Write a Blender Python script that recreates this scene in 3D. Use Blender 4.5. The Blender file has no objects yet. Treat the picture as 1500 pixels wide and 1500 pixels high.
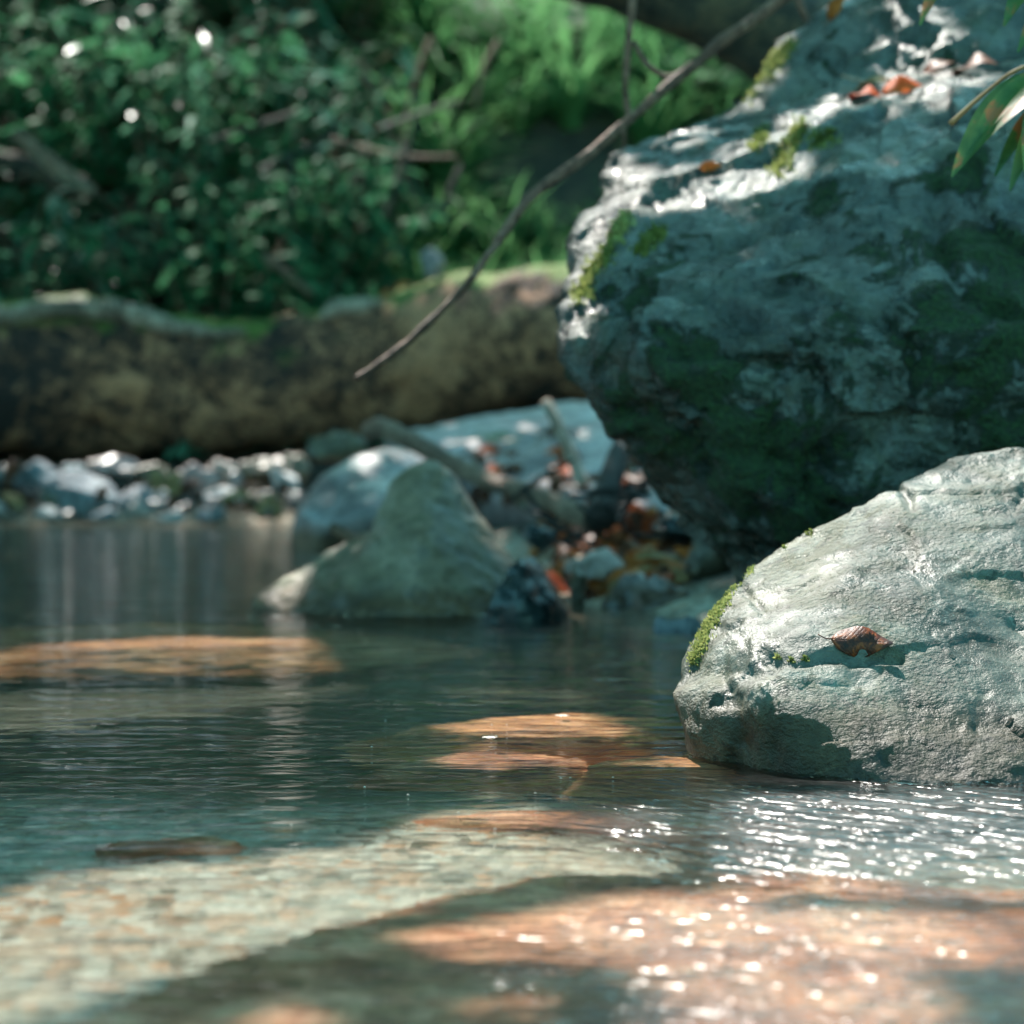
import bpy, bmesh, math, random
import numpy as np
from mathutils import Vector, Matrix, Euler
from mathutils.bvhtree import BVHTree

random.seed(7)
rng = np.random.default_rng(7)
SC = bpy.context.scene
COL = SC.collection

# ------------------------------------------------------------------ camera
CAM_H = 0.43
F = 3750.0                       # focal length in photograph pixels (1500 wide)
PITCH = math.atan(150.0 / F)     # looking slightly down on the stream
cam = bpy.data.cameras.new("camera")
cam_o = bpy.data.objects.new("camera", cam)
COL.objects.link(cam_o)
cam_o.location = (0, 0, CAM_H)
cam_o.rotation_euler = (math.pi / 2 - PITCH, 0, 0)
cam.sensor_width = 36
cam.lens = 36 * F / 1500
cam.clip_start = 0.05
cam.clip_end = 500
cam.dof.use_dof = True
cam.dof.focus_distance = 3.08
cam.dof.aperture_fstop = 4.2
SC.camera = cam_o

# ------------------------------------------------------------------ light
SUN = Vector((-0.22, 0.54, 0.81)).normalized()       # towards the sun: ahead, a little left
SUN_EL = math.asin(SUN.z)
SUN_AZ = math.atan2(SUN.x, SUN.y)                    # from +y towards +x
w = bpy.data.worlds.new("World")
SC.world = w
w.use_nodes = True
nt = w.node_tree
bg = nt.nodes["Background"]
sky = nt.nodes.new("ShaderNodeTexSky")
sky.sky_type = 'NISHITA'
sky.sun_disc = False
sky.sun_elevation = SUN_EL
sky.sun_rotation = SUN_AZ
tint = nt.nodes.new("ShaderNodeMixRGB")
tint.blend_type = 'MULTIPLY'
tint.inputs[0].default_value = 1
tint.inputs[2].default_value = (0.51, 1.12, 0.86, 1)
nt.links.new(sky.outputs[0], tint.inputs[1])
nt.links.new(tint.outputs[0], bg.inputs[0])
bg.inputs[1].default_value = 0.15
sun = bpy.data.lights.new("sun", 'SUN')
sun.energy = 3.3
sun.angle = math.radians(0.53)
sun.color = (1.0, 0.95, 0.88)
sun_o = bpy.data.objects.new("sun", sun)
COL.objects.link(sun_o)
sun_o.rotation_euler = (-SUN).to_track_quat('-Z', 'Y').to_euler()
sun_o.location = (-3, 8, 9)

SC.view_settings.view_transform = 'Standard'
SC.view_settings.look = 'None'
SC.view_settings.gamma = 1
SC.view_settings.use_curve_mapping = False
SC.view_settings.exposure = 1.98
SC.render.engine = 'CYCLES'
cy = SC.cycles
cy.use_denoising = True
try:
    cy.denoiser = 'OPENIMAGEDENOISE'
except Exception:
    pass
cy.max_bounces = 8
cy.diffuse_bounces = 3
cy.glossy_bounces = 4
cy.transmission_bounces = 6
cy.transparent_max_bounces = 12
cy.caustics_reflective = False
cy.caustics_refractive = True
cy.sample_clamp_indirect = 6
cy.blur_glossy = 0.5


# ------------------------------------------------------------------ helpers
def P(px, py, d):
    """World point seen at photograph pixel (px, py), d metres ahead."""
    a = math.cos(PITCH)
    b = math.sin(PITCH)
    cx, cyy = (px - 750) / F, (750 - py) / F
    y = a + cyy * b
    z = -b + cyy * a
    s = d / y
    return Vector((cx * s, d, CAM_H + z * s))


def ray(px, py):
    p = P(px, py, 1.0) - Vector((0, 0, CAM_H))
    return Vector((0, 0, CAM_H)), p.normalized()


_G = rng.normal(size=(256, 3))
_G /= np.linalg.norm(_G, axis=1)[:, None]


def perlin(p):
    p = np.asarray(p, float)
    i = np.floor(p).astype(np.int64)
    f = p - i
    u = f * f * f * (f * (f * 6 - 15) + 10)

    def g(dx, dy, dz):
        h = ((i[:, 0] + dx) * 73856093) ^ ((i[:, 1] + dy) * 19349663) ^ ((i[:, 2] + dz) * 83492791)
        h = (h ^ (h >> 13)) & 255
        v = _G[h]
        return v[:, 0] * (f[:, 0] - dx) + v[:, 1] * (f[:, 1] - dy) + v[:, 2] * (f[:, 2] - dz)

    def L(a, b, t):
        return a + (b - a) * t
    x00 = L(g(0, 0, 0), g(1, 0, 0), u[:, 0])
    x10 = L(g(0, 1, 0), g(1, 1, 0), u[:, 0])
    x01 = L(g(0, 0, 1), g(1, 0, 1), u[:, 0])
    x11 = L(g(0, 1, 1), g(1, 1, 1), u[:, 0])
    return L(L(x00, x10, u[:, 1]), L(x01, x11, u[:, 1]), u[:, 2]) * 1.5


def fbm(p, oct=4, gain=0.5, ridge=False):
    p = np.asarray(p, float)
    s = np.zeros(len(p))
    a = 1.0
    for k in range(oct):
        n = perlin(p * 2 ** k + 17.3 * k)
        s += a * ((1 - 2 * np.abs(n)) if ridge else n)
        a *= gain
    return s


def mesh_obj(name, verts, faces, mat=None, parent=None, smooth=True, loc=None):
    me = bpy.data.meshes.new(name)
    v = np.asarray(verts, float).reshape(-1, 3)
    if loc is not None:
        v = v - np.array(loc)
    me.from_pydata(v.tolist(), [], [list(map(int, f)) for f in faces])
    me.update()
    if smooth:
        me.polygons.foreach_set("use_smooth", [True] * len(me.polygons))
    o = bpy.data.objects.new(name, me)
    COL.objects.link(o)
    if mat:
        me.materials.append(mat)
    if loc is not None and parent is None:
        o.location = loc
    if parent is not None:
        o.parent = parent
    return o


def thing(o, label, cat, group=None, kind=None):
    o["label"] = label
    o["category"] = cat
    if group:
        o["group"] = group
    if kind:
        o["kind"] = kind
    return o


def empty(name, loc, label, cat, group=None):
    o = bpy.data.objects.new(name, None)
    o.empty_display_size = 0.1
    COL.objects.link(o)
    o.location = loc
    return thing(o, label, cat, group)


def bvh(*objs):
    vs, fs = [], []
    for o in objs:
        b = len(vs)
        loc = o.location if o.parent is None else o.parent.location
        vs += [v.co + loc for v in o.data.vertices]
        fs += [[b + i for i in p.vertices] for p in o.data.polygons]
    return BVHTree.FromPolygons(vs, fs)


# ------------------------------------------------------------------ materials
class NT:
    def __init__(self, name):
        self.m = bpy.data.materials.new(name)
        self.m.use_nodes = True
        self.t = self.m.node_tree
        self.p = self.t.nodes["Principled BSDF"]
        self.out = self.t.nodes["Material Output"]

    def n(self, typ, **kw):
        n = self.t.nodes.new("ShaderNode" + typ)
        for k, v in kw.items():
            setattr(n, k, v)
        return n

    def l(self, a, b):
        self.t.links.new(a, b)

    def coord(self, scale=(1, 1, 1), rot=(0, 0, 0), which="Object"):
        tc = self.n("TexCoord")
        mp = self.n("Mapping")
        mp.inputs["Scale"].default_value = scale
        mp.inputs["Rotation"].default_value = rot
        self.l(tc.outputs[which], mp.inputs[0])
        return mp.outputs[0]

    def noise(self, vec, scale, detail=4, rough=0.5, dist=0.0):
        n = self.n("TexNoise")
        n.inputs["Scale"].default_value = scale
        n.inputs["Detail"].default_value = detail
        n.inputs["Roughness"].default_value = rough
        n.inputs["Distortion"].default_value = dist
        self.l(vec, n.inputs["Vector"])
        return n.outputs["Fac"]

    def ramp(self, fac, stops):
        r = self.n("ValToRGB")
        e = r.color_ramp.elements
        while len(e) < len(stops):
            e.new(0.5)
        for k, (pos, c) in enumerate(stops):
            e[k].position = pos
            e[k].color = (*c, 1) if len(c) == 3 else c
        self.l(fac, r.inputs[0])
        return r.outputs["Color"]

    def step(self, fac, a, b):
        r = self.n("MapRange")
        r.interpolation_type = 'SMOOTHSTEP'
        r.inputs[1].default_value = a
        r.inputs[2].default_value = b
        self.l(fac, r.inputs[0])
        return r.outputs[0]

    def mix(self, fac, a, b, blend='MIX'):
        m = self.n("MixRGB", blend_type=blend)
        for k, v in ((0, fac), (1, a), (2, b)):
            if isinstance(v, (int, float)):
                m.inputs[k].default_value = v
            elif isinstance(v, tuple):
                m.inputs[k].default_value = (*v, 1)
            else:
                self.l(v, m.inputs[k])
        return m.outputs[0]

    def math(self, op, a, b=0.0, clamp=False):
        m = self.n("Math", operation=op, use_clamp=clamp)
        for k, v in ((0, a), (1, b)):
            if isinstance(v, (int, float)):
                m.inputs[k].default_value = v
            else:
                self.l(v, m.inputs[k])
        return m.outputs[0]

    def bump(self, h, strength, dist, prev=None):
        b = self.n("Bump")
        b.inputs["Strength"].default_value = strength
        b.inputs["Distance"].default_value = dist
        self.l(h, b.inputs["Height"])
        if prev:
            self.l(prev, b.inputs["Normal"])
        return b.outputs[0]

    def sep(self, vec):
        s = self.n("SeparateXYZ")
        self.l(vec, s.inputs[0])
        return s.outputs


def rock_mat(name, dark, mid, light, moss=None, moss_amt=0.0, rough=(0.35, 0.6), grain=60, bump=0.6,
             bdist=0.006, stretch=(1, 1, 1), rot=(0, 0, 0), wet=0.0, moss_blobs=None, scale=1.0, spec=0.5, hmix=(1.1, 0.5), stain=None):
    t = NT(name)
    v = t.coord()
    vs = t.coord(stretch, rot)
    big = t.noise(v, 3.2 * scale, 5, 0.6, 0.6)
    mid_n = t.noise(v, 14 * scale, 6, 0.65)
    fine = t.noise(vs, grain, 4, 0.6)
    m = t.math('ADD', t.math('MULTIPLY', big, 0.6), t.math('MULTIPLY', mid_n, 0.4))
    c = t.ramp(m, [(0.41, dark), (0.5, mid), (0.59, light)])
    c = t.mix(t.step(fine, 0.3, 0.7), c, t.mix(1.0, c, (1.25, 1.25, 1.22), 'MULTIPLY'))
    if stain:
        sn = t.noise(v, 5.5, 9, 0.76, 1.2)
        c = t.mix(t.step(sn, 0.44, 0.60), c, t.mix(1.0, c, stain, 'MULTIPLY'))
        ln = t.noise(v, 26, 6, 0.75, 0.8)
        c = t.mix(t.math('MULTIPLY', t.step(ln, 0.58, 0.68), 0.5), c, (0.20, 0.21, 0.175))
    # random dark spots / lichen speckle
    sp = t.noise(v, 38 * scale, 3, 0.7)
    c = t.mix(t.math('MULTIPLY', t.step(sp, 0.56, 0.66), 0.55), c, tuple(0.45 * q for q in dark))
    rg = t.n("MapRange")
    rg.inputs[3].default_value = rough[0]
    rg.inputs[4].default_value = rough[1]
    t.l(t.step(mid_n, 0.35, 0.65), rg.inputs[0])
    r = rg.outputs[0]
    patch = t.math('ADD', t.math('MULTIPLY', t.step(t.noise(v, 7 * scale, 4, 0.6), 0.38, 0.62), 0.85), 0.15)
    h = t.math('ADD', t.math('MULTIPLY', mid_n, hmix[0]), t.math('MULTIPLY', t.math('MULTIPLY', fine, patch), hmix[1]))
    h = t.math('ADD', h, t.math('MULTIPLY', t.noise(v, 300, 2, 0.6), 0.12))
    if moss:
        mn = t.noise(v, 7 * scale, 8, 0.72, 0.6)
        k = mn
        if moss_blobs:
            g = t.n("NewGeometry")
            best = 0.0
            for c0, r0 in moss_blobs:
                dn = t.n("VectorMath", operation='DISTANCE')
                t.l(g.outputs["Position"], dn.inputs[0])
                dn.inputs[1].default_value = c0
                q = t.math('SUBTRACT', 1.0, t.math('DIVIDE', dn.outputs["Value"], r0), True)
                best = t.math('MAXIMUM', best, q)
            k = t.math('ADD', t.math('MULTIPLY', t.math('SUBTRACT', k, 0.5), 2.0), t.math('ADD', t.math('MULTIPLY', best, 0.42), 0.40))
        mask = t.step(k, 0.57 - moss_amt, 0.69 - moss_amt)
        mf = t.noise(v, 110, 3, 0.6)
        mc = t.mix(t.step(mf, 0.35, 0.7), tuple(0.55 * q for q in moss), tuple(1.5 * q for q in moss))
        c = t.mix(mask, c, mc)
        r = t.math('MAXIMUM', r, t.math('MULTIPLY', mask, 0.85))
        h = t.math('ADD', h, t.math('MULTIPLY', mask, t.math('MULTIPLY', mf, 1.2)))
    if wet:                         # a damp band that ends a little above the water
        g = t.n("NewGeometry")
        x, y, z = t.sep(g.outputs["Position"])
        wn = t.math('ADD', z, t.math('MULTIPLY', t.noise(v, 9, 4), -0.06))
        wm = t.step(wn, wet, wet - 0.05)
        c = t.mix(wm, c, t.mix(1.0, c, (0.50, 0.38, 0.26), 'MULTIPLY'))
    t.l(c, t.p.inputs["Base Color"])
    t.l(r, t.p.inputs["Roughness"])
    t.p.inputs["Specular IOR Level"].default_value = spec
    t.l(t.bump(h, bump, bdist), t.p.inputs["Normal"])
    return t.m


def leaf_mat(name, a, b, trans=0.5, rough=0.4, scale=3.0, tcol=None, spec=0.08):
    t = NT(name)
    oi = t.n("ObjectInfo")
    v = t.coord()
    n = t.noise(v, scale, 3)
    k = t.math('ADD', t.math('MULTIPLY', n, 0.8), t.math('MULTIPLY', oi.outputs["Random"], 0.3))
    c = t.ramp(k, [(0.35, a), (0.8, b)])
    t.l(c, t.p.inputs["Base Color"])
    t.p.inputs["Roughness"].default_value = rough
    t.p.inputs["Specular IOR Level"].default_value = spec
    tr = t.n("BsdfTranslucent")
    if tcol:
        t.l(t.mix(1.0, c, tcol, 'MULTIPLY'), tr.inputs[0])
    else:
        t.l(c, tr.inputs[0])
    ms = t.n("MixShader")
    ms.inputs[0].default_value = trans
    t.l(t.p.outputs[0], ms.inputs[1])
    t.l(tr.outputs[0], ms.inputs[2])
    t.l(ms.outputs[0], t.out.inputs[0])
    return t.m


def bark_mat(name, a, b, c3, scale=1.0, rough=0.8, moss=None, stretch=(1, 1, 1)):
    t = NT(name)
    v = t.coord(stretch)
    n0 = t.noise(v, 1.6 * scale, 4, 0.6, 0.8)
    n1 = t.noise(v, 10 * scale, 7, 0.72, 1.0)
    n2 = t.noise(v, 30 * scale, 5, 0.7)
    m = t.math('ADD', t.math('ADD', t.math('MULTIPLY', n0, 0.35), t.math('MULTIPLY', n1, 0.40)), t.math('MULTIPLY', n2, 0.25))
    c = t.ramp(m, [(0.45, a), (0.505, b), (0.56, c3)])
    if moss:
        g = t.n("NewGeometry")
        x, y, z = t.sep(g.outputs["Normal"])
        k = t.math('ADD', z, t.math('MULTIPLY', t.noise(v, 4, 5), 1.6))
        c = t.mix(t.step(k, 1.45, 1.75), c, moss)
    t.l(c, t.p.inputs["Base Color"])
    t.p.inputs["Roughness"].default_value = rough
    t.l(t.bump(m, 1.0, 0.06), t.p.inputs["Normal"])
    return t.m


M = {}
M['front_rock'] = rock_mat("pale wet stone", (0.030, 0.035, 0.027), (0.075, 0.081, 0.065), (0.150, 0.154, 0.126),
                           rough=(0.40, 0.62), grain=165, bump=1.0, bdist=0.0085, stretch=(0.85, 1, 1.2),
                           rot=(0, math.radians(35), 0), wet=0.075, spec=0.32, stain=(0.58, 0.56, 0.42), hmix=(0.40, 1.0))
M['boulder'] = rock_mat("mossy blue grey boulder stone", (0.020, 0.027, 0.024), (0.054, 0.065, 0.060), (0.110, 0.124, 0.114),
                        moss=(0.013, 0.039, 0.008), moss_amt=-0.02, rough=(0.18, 0.5), grain=80, bump=1.0, bdist=0.022,
                        stretch=(0.7, 1, 1.5), rot=(0, math.radians(-30), 0), stain=(0.62, 0.66, 0.50), moss_blobs=[(P(a, b, d), q) for a, b, d, q in ((1335, 520, 4.15, .16), (1440, 330, 4.2, .26), (1490, 480, 4.15, .2), (1420, 250, 4.4, .13), (950, 420, 4.4, .15),
                      (1010, 540, 4.22, .16), (930, 640, 4.35, .2), (1090, 720, 4.25, .3), (1210, 300, 4.45, .07), (1470, 650, 4.2, .2))], spec=0.5)
M['tan_rock'] = rock_mat("tan river stone", (0.088, 0.068, 0.043), (0.16, 0.124, 0.08), (0.24, 0.185, 0.127), wet=0.05,
                         moss=(0.06, 0.09, 0.02), moss_amt=0.0, rough=(0.4, 0.65))
M['grey_rock'] = rock_mat("smooth grey stone", (0.12, 0.103, 0.105), (0.215, 0.178, 0.178), (0.34, 0.28, 0.272), rough=(0.22, 0.45),
                          wet=0.05, bump=0.4)
M['slab'] = rock_mat("pale slab stone", (0.17, 0.135, 0.14), (0.33, 0.255, 0.255), (0.48, 0.375, 0.365),
                     moss=(0.06, 0.11, 0.015), moss_amt=0.03, rough=(0.45, 0.7))
M['dark_rock'] = rock_mat("black wet stone", (0.008, 0.014, 0.015), (0.018, 0.03, 0.032), (0.04, 0.06, 0.06), rough=(0.2, 0.45))
M['brown_rock'] = rock_mat("brown stone", (0.05, 0.04, 0.028), (0.11, 0.09, 0.06), (0.19, 0.16, 0.11), rough=(0.4, 0.7))
M['blue_rock'] = rock_mat("blue grey stone", (0.10, 0.11, 0.125), (0.19, 0.205, 0.225), (0.31, 0.325, 0.34), rough=(0.6, 0.8), spec=0.2)
M['white_rock'] = rock_mat("pale cobble stone", (0.22, 0.22, 0.225), (0.38, 0.37, 0.37), (0.52, 0.50, 0.49), rough=(0.6, 0.8), spec=0.2)
M['pink_rock'] = rock_mat("pinkish cobble stone", (0.25, 0.19, 0.17), (0.4, 0.31, 0.28), (0.55, 0.46, 0.42), rough=(0.35, 0.6))
M['red_rock'] = rock_mat("red brown algae coated stone", (0.17, 0.052, 0.026), (0.45, 0.165, 0.085), (0.70, 0.34, 0.20),
                         rough=(0.5, 0.8), grain=120, scale=1.6)
M['orange_rock'] = rock_mat("orange submerged stone", (0.30, 0.11, 0.04), (0.60, 0.25, 0.11), (0.78, 0.42, 0.22), rough=(0.5, 0.8), grain=130)
M['log'] = bark_mat("rotting bark", (0.014, 0.008, 0.006), (0.15, 0.062, 0.034), (0.52, 0.23, 0.12), 1.0, moss=(0.10, 0.15, 0.015))
M['log_dark'] = bark_mat("dark bark", (0.015, 0.013, 0.010), (0.05, 0.042, 0.03), (0.14, 0.09, 0.05), 1.4)
M['ridge'] = bark_mat("pale torn wood", (0.13, 0.09, 0.065), (0.33, 0.25, 0.19), (0.55, 0.45, 0.36), 1.5, 0.6, moss=(0.16, 0.2, 0.02))
M['branch'] = bark_mat("grey brown twig bark", (0.13, 0.055, 0.035), (0.29, 0.135, 0.088), (0.46, 0.25, 0.175), 3, 0.6)
M['pale_wood'] = bark_mat("bleached driftwood", (0.42, 0.28, 0.20), (0.68, 0.48, 0.36), (0.82, 0.62, 0.5), 3, 0.6)
M['drift'] = bark_mat("grey driftwood", (0.14, 0.082, 0.055), (0.30, 0.18, 0.12), (0.46, 0.30, 0.21), 3, 0.6)
M['twig'] = bark_mat("dark twig bark", (0.012, 0.012, 0.011), (0.03, 0.028, 0.025), (0.06, 0.05, 0.04), 3, 0.6)
M['moss'] = leaf_mat("yellow green moss", (0.14, 0.17, 0.04), (0.38, 0.40, 0.15), 0.5, 0.7, 60)
M['grass'] = leaf_mat("arching grass leaf", (0.055, 0.15, 0.055), (0.13, 0.29, 0.11), 0.55, 0.6, 2)
M['fern'] = leaf_mat("fern leaf", (0.03, 0.115, 0.045), (0.075, 0.22, 0.075), 0.5, 0.6, 2)
M['shrub'] = leaf_mat("dark shrub leaf", (0.026, 0.10, 0.055), (0.065, 0.20, 0.09), 0.45, 0.6, 2)
M['bamboo'] = leaf_mat("dwarf bamboo leaf", (0.05, 0.14, 0.09), (0.11, 0.26, 0.16), 0.4, 0.35, 2, spec=0.4)
M['fore_leaf'] = leaf_mat("green leaf going orange", (0.03, 0.10, 0.02), (0.09, 0.17, 0.03), 0.45, 0.4, 9)
M['canopy'] = leaf_mat("canopy leaf", (0.02, 0.08, 0.03), (0.04, 0.13, 0.04), 0.22, 0.5, 2)
M['dry'] = leaf_mat("dry orange leaf", (0.40, 0.10, 0.02), (0.65, 0.22, 0.05), 0.35, 0.55, 12, spec=0.15)
M['dry_red'] = leaf_mat("dry red leaf", (0.42, 0.06, 0.015), (0.65, 0.13, 0.03), 0.35, 0.5, 12, spec=0.15)
M['dry_brown'] = leaf_mat("dry brown leaf", (0.045, 0.014, 0.007), (0.17, 0.048, 0.016), 0.2, 0.5, 20, spec=0.25)
M['wet_leaf'] = leaf_mat("wet brown leaf", (0.022, 0.008, 0.005), (0.15, 0.030, 0.008), 0.04, 0.5, 60, spec=0.12)
M['dry_tan'] = leaf_mat("dry tan leaf", (0.28, 0.17, 0.08), (0.45, 0.28, 0.13), 0.3, 0.5, 12, spec=0.15)
M['blossom'] = leaf_mat("white petal", (0.7, 0.6, 0.52), (0.8, 0.72, 0.64), 0.3, 0.6, 12)


# ground: gravel and sand under the water, leaf mould on the slope
def ground_mat():
    t = NT("stream gravel and forest soil")
    v = t.coord()
    g = t.n("NewGeometry")
    x, y, z = t.sep(g.outputs["Position"])
    vo = t.n("TexVoronoi")
    vo.inputs["Scale"].default_value = 52
    vo.inputs["Randomness"].default_value = 1
    t.l(v, vo.inputs["Vector"])
    peb = t.ramp(t.sep(vo.outputs["Color"])[0], [(0.0, (0.10, 0.085, 0.06)), (0.25, (0.42, 0.36, 0.27)), (0.55, (0.80, 0.75, 0.62)), (0.8, (0.62, 0.30, 0.15)), (1.0, (0.75, 0.68, 0.55))])
    n1 = t.noise(v, 2.4, 5, 0.6, 0.4)
    n2 = t.noise(v, 110, 5, 0.7)
    sand = t.mix(t.step(n1, 0.42, 0.6), (0.78, 0.70, 0.55), (0.56, 0.35, 0.21))
    c = t.mix(t.step(t.noise(v, 5, 3), 0.36, 0.55), t.mix(0.4, sand, peb), t.mix(0.85, sand, peb))
    c = t.mix(t.step(n2, 0.3, 0.75), t.mix(1.0, c, (0.6, 0.6, 0.6), 'MULTIPLY'), c)
    soil = t.ramp(t.noise(v, 9, 6, 0.7), [(0.35, (0.012, 0.011, 0.008)), (0.52, (0.035, 0.028, 0.018)), (0.68, (0.09, 0.06, 0.035))])
    c = t.mix(t.step(t.math('ADD', z, t.math('MULTIPLY', n1, 0.1)), 0.05, 0.13), c, soil)
    deep_dark = t.step(t.math('ADD', z, t.math('MULTIPLY', n1, 0.16)), -0.05, -0.17)
    c = t.mix(t.math('MULTIPLY', deep_dark, 0.9), c, (0.035, 0.045, 0.026))  # bed colour darkens with depth, painting in the dimness of the pool
    t.l(c, t.p.inputs["Base Color"])
    t.p.inputs["Roughness"].default_value = 0.75
    h = t.math('ADD', t.math('MULTIPLY', vo.outputs["Distance"], -1.0), t.math('MULTIPLY', n2, 0.4))
    t.l(t.bump(h, 0.8, 0.015), t.p.inputs["Normal"])
    return t.m


def water_mat():
    t = NT("clear stream water")
    t.t.nodes.remove(t.p)
    v1 = t.coord((0.6, 1.5, 1))
    v2 = t.coord((0.38, 1.0, 1))
    v3 = t.coord((0.65, 1.25, 1))
    g = t.n("NewGeometry")
    x, y, z = t.sep(g.outputs["Position"])
    n1 = t.noise(v1, 5.5, 3, 0.5, 0.3)
    n2 = t.noise(v2, 20, 2, 0.5, 0.8)
    n3 = t.noise(v3, 30, 2, 0.5, 0.4)
    n4 = t.noise(v2, 55, 2, 0.5, 0.3)
    # a livelier riffle over the shallow slab close to the camera on the right
    dx = t.math('DIVIDE', t.math('SUBTRACT', x, 0.20), 0.26)
    dy = t.math('DIVIDE', t.math('SUBTRACT', y, 1.95), 0.36)
    rr = t.math('ADD', t.math('MULTIPLY', dx, dx), t.math('MULTIPLY', dy, dy))
    ex = t.math('DIVIDE', t.math('SUBTRACT', x, 0.38), 0.36)
    ey = t.math('DIVIDE', t.math('SUBTRACT', y, 2.62), 0.42)
    rf2 = t.step(t.math('ADD', t.math('MULTIPLY', ex, ex), t.math('MULTIPLY', ey, ey)), 1.3, 0.1)
    rif = t.math('ADD', t.math('MULTIPLY', t.step(rr, 1.3, 0.1), 7.5), t.math('MULTIPLY', rf2, 1.2))
    h = t.math('ADD', t.math('MULTIPLY', n1, 0.8), t.math('MULTIPLY', n2, 0.62))
    h = t.math('ADD', h, t.math('MULTIPLY', n4, 0.06))
    h = t.math('ADD', h, t.math('MULTIPLY', t.math('MULTIPLY', n3, rif), 0.36))
    v5 = t.coord((3.4, 1.0, 1), (0, 0, math.radians(-39)))
    t.t.nodes[-1].vector_type = 'TEXTURE'
    n5 = t.noise(v5, 36, 2, 0.55, 0.6)
    h = t.math('ADD', h, t.math('MULTIPLY', t.math('MULTIPLY', n5, rf2), 2.3))
    nb = t.bump(h, 1.0, 0.010)
    fr = t.n("Fresnel")
    fr.inputs["IOR"].default_value = 1.33
    t.l(nb, fr.inputs["Normal"])
    gl = t.n("BsdfGlossy")
    t.l(t.math('ADD', t.math('MULTIPLY', t.math('MAXIMUM', t.step(rr, 1.3, 0.2), rf2), 0.17), 0.06), gl.inputs["Roughness"])
    gl.inputs["Color"].default_value = (1, 1, 1, 1)
    t.l(nb, gl.inputs["Normal"])
    tr = t.n("BsdfTransparent")
    tr.inputs[0].default_value = (0.95, 0.985, 0.97, 1)
    rf = t.n("BsdfRefraction")
    rf.inputs["IOR"].default_value = 1.33
    rf.inputs["Roughness"].default_value = 0.0
    rf.inputs["Color"].default_value = (0.95, 0.985, 0.97, 1)
    t.l(nb, rf.inputs["Normal"])
    m0 = t.n("MixShader")
    m0.inputs[0].default_value = 1.0
    t.l(tr.outputs[0], m0.inputs[1])
    t.l(rf.outputs[0], m0.inputs[2])
    m1 = t.n("MixShader")
    t.l(fr.outputs[0], m1.inputs[0])
    t.l(m0.outputs[0], m1.inputs[1])
    t.l(gl.outputs[0], m1.inputs[2])
    t.l(m1.outputs[0], t.out.inputs[0])
    return t.m


M['ground'] = ground_mat()
M['water'] = water_mat()


# ------------------------------------------------------------------ terrain and water
def sstep(a, b, x):
    t = np.clip((x - a) / (b - a), 0, 1)
    return t * t * (3 - 2 * t)


SHORE_Y = np.array([-5, 3.4, 4.6, 5.15, 5.5, 5.9, 7.0, 8.0, 9.0, 10.0, 10.15, 30])
SHORE_X = np.array([1.6, 1.2, 0.75, 0.42, 0.12, 0.03, -0.12, -0.35, -0.62, -0.95, -9.0, -40])


def terrain(x, y):
    x = np.asarray(x, float)
    y = np.asarray(y, float)
    sx = np.interp(y, SHORE_Y, SHORE_X)
    d = np.maximum(x - sx, (y - 10.05) * 1.0)           # metres inland
    bed = -0.12 - 0.32 * sstep(2.6, 3.9, y + 0.40 * sstep(0.02, 0.25, x)) * sstep(1.9, 0.9, x) + 0.20 * sstep(7, 9.5, y)
    bed = bed - 0.02 * sstep(2.2, 1.2, y)
    bed = np.where(d < 0, np.maximum(bed, bed * sstep(0.0, 0.5, -d) - 0.02), bed)
    bank = -0.02 + 0.10 * sstep(0, 0.5, d) + 0.12 * sstep(0.3, 2.0, d)
    z = np.where(d < 0, bed, bank)
    hill = np.clip(y - 11.0 - 0.2 * np.sin(x * 0.9), 0, 9.5)
    z = z + hill * 0.80
    right = np.clip(x - 2.0, 0, 8) * 0.45 * sstep(2, 6, y)
    left = np.clip(-x - 4.2, 0, 8) * 0.45
    z = z + right + left
    n = perlin(np.stack([x * 1.3, y * 1.3, x * 0], -1)) * 0.03 + perlin(np.stack([x * 5, y * 5, x * 0 + 4], -1)) * 0.016
    n2 = perlin(np.stack([x * 0.5, y * 0.5, x * 0 + 9], -1)) * 0.35 * sstep(11, 13, y)
    return z + n + n2


def tz(x, y):
    return float(terrain(np.array([x]), np.array([y]))[0])


def grid(xs, ys):
    X, Y = np.meshgrid(xs, ys)
    nx, ny = len(xs), len(ys)
    i = np.arange(nx * ny).reshape(ny, nx)
    f = np.stack([i[:-1, :-1], i[:-1, 1:], i[1:, 1:], i[1:, :-1]], -1).reshape(-1, 4)
    return X.ravel(), Y.ravel(), f


xs = np.concatenate([np.linspace(-60, -4, 30)[:-1], np.linspace(-4, 4, 260), np.linspace(4, 60, 30)[1:]])
ys = np.concatenate([np.linspace(-60, 0.5, 26)[:-1], np.linspace(0.5, 20.5, 420), np.linspace(20.5, 90, 24)[1:]])
X, Y, f = grid(xs, ys)
ground = mesh_obj("streambed_ground", np.stack([X, Y, terrain(X, Y)], -1), f, M['ground'])
ground["kind"] = "structure"
X, Y, f = grid(np.linspace(-12, 12, 60), np.linspace(-12, 10.6, 80))
water = mesh_obj("water", np.stack([X, Y, X * 0], -1), f, M['water'])
water["kind"] = "structure"


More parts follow.
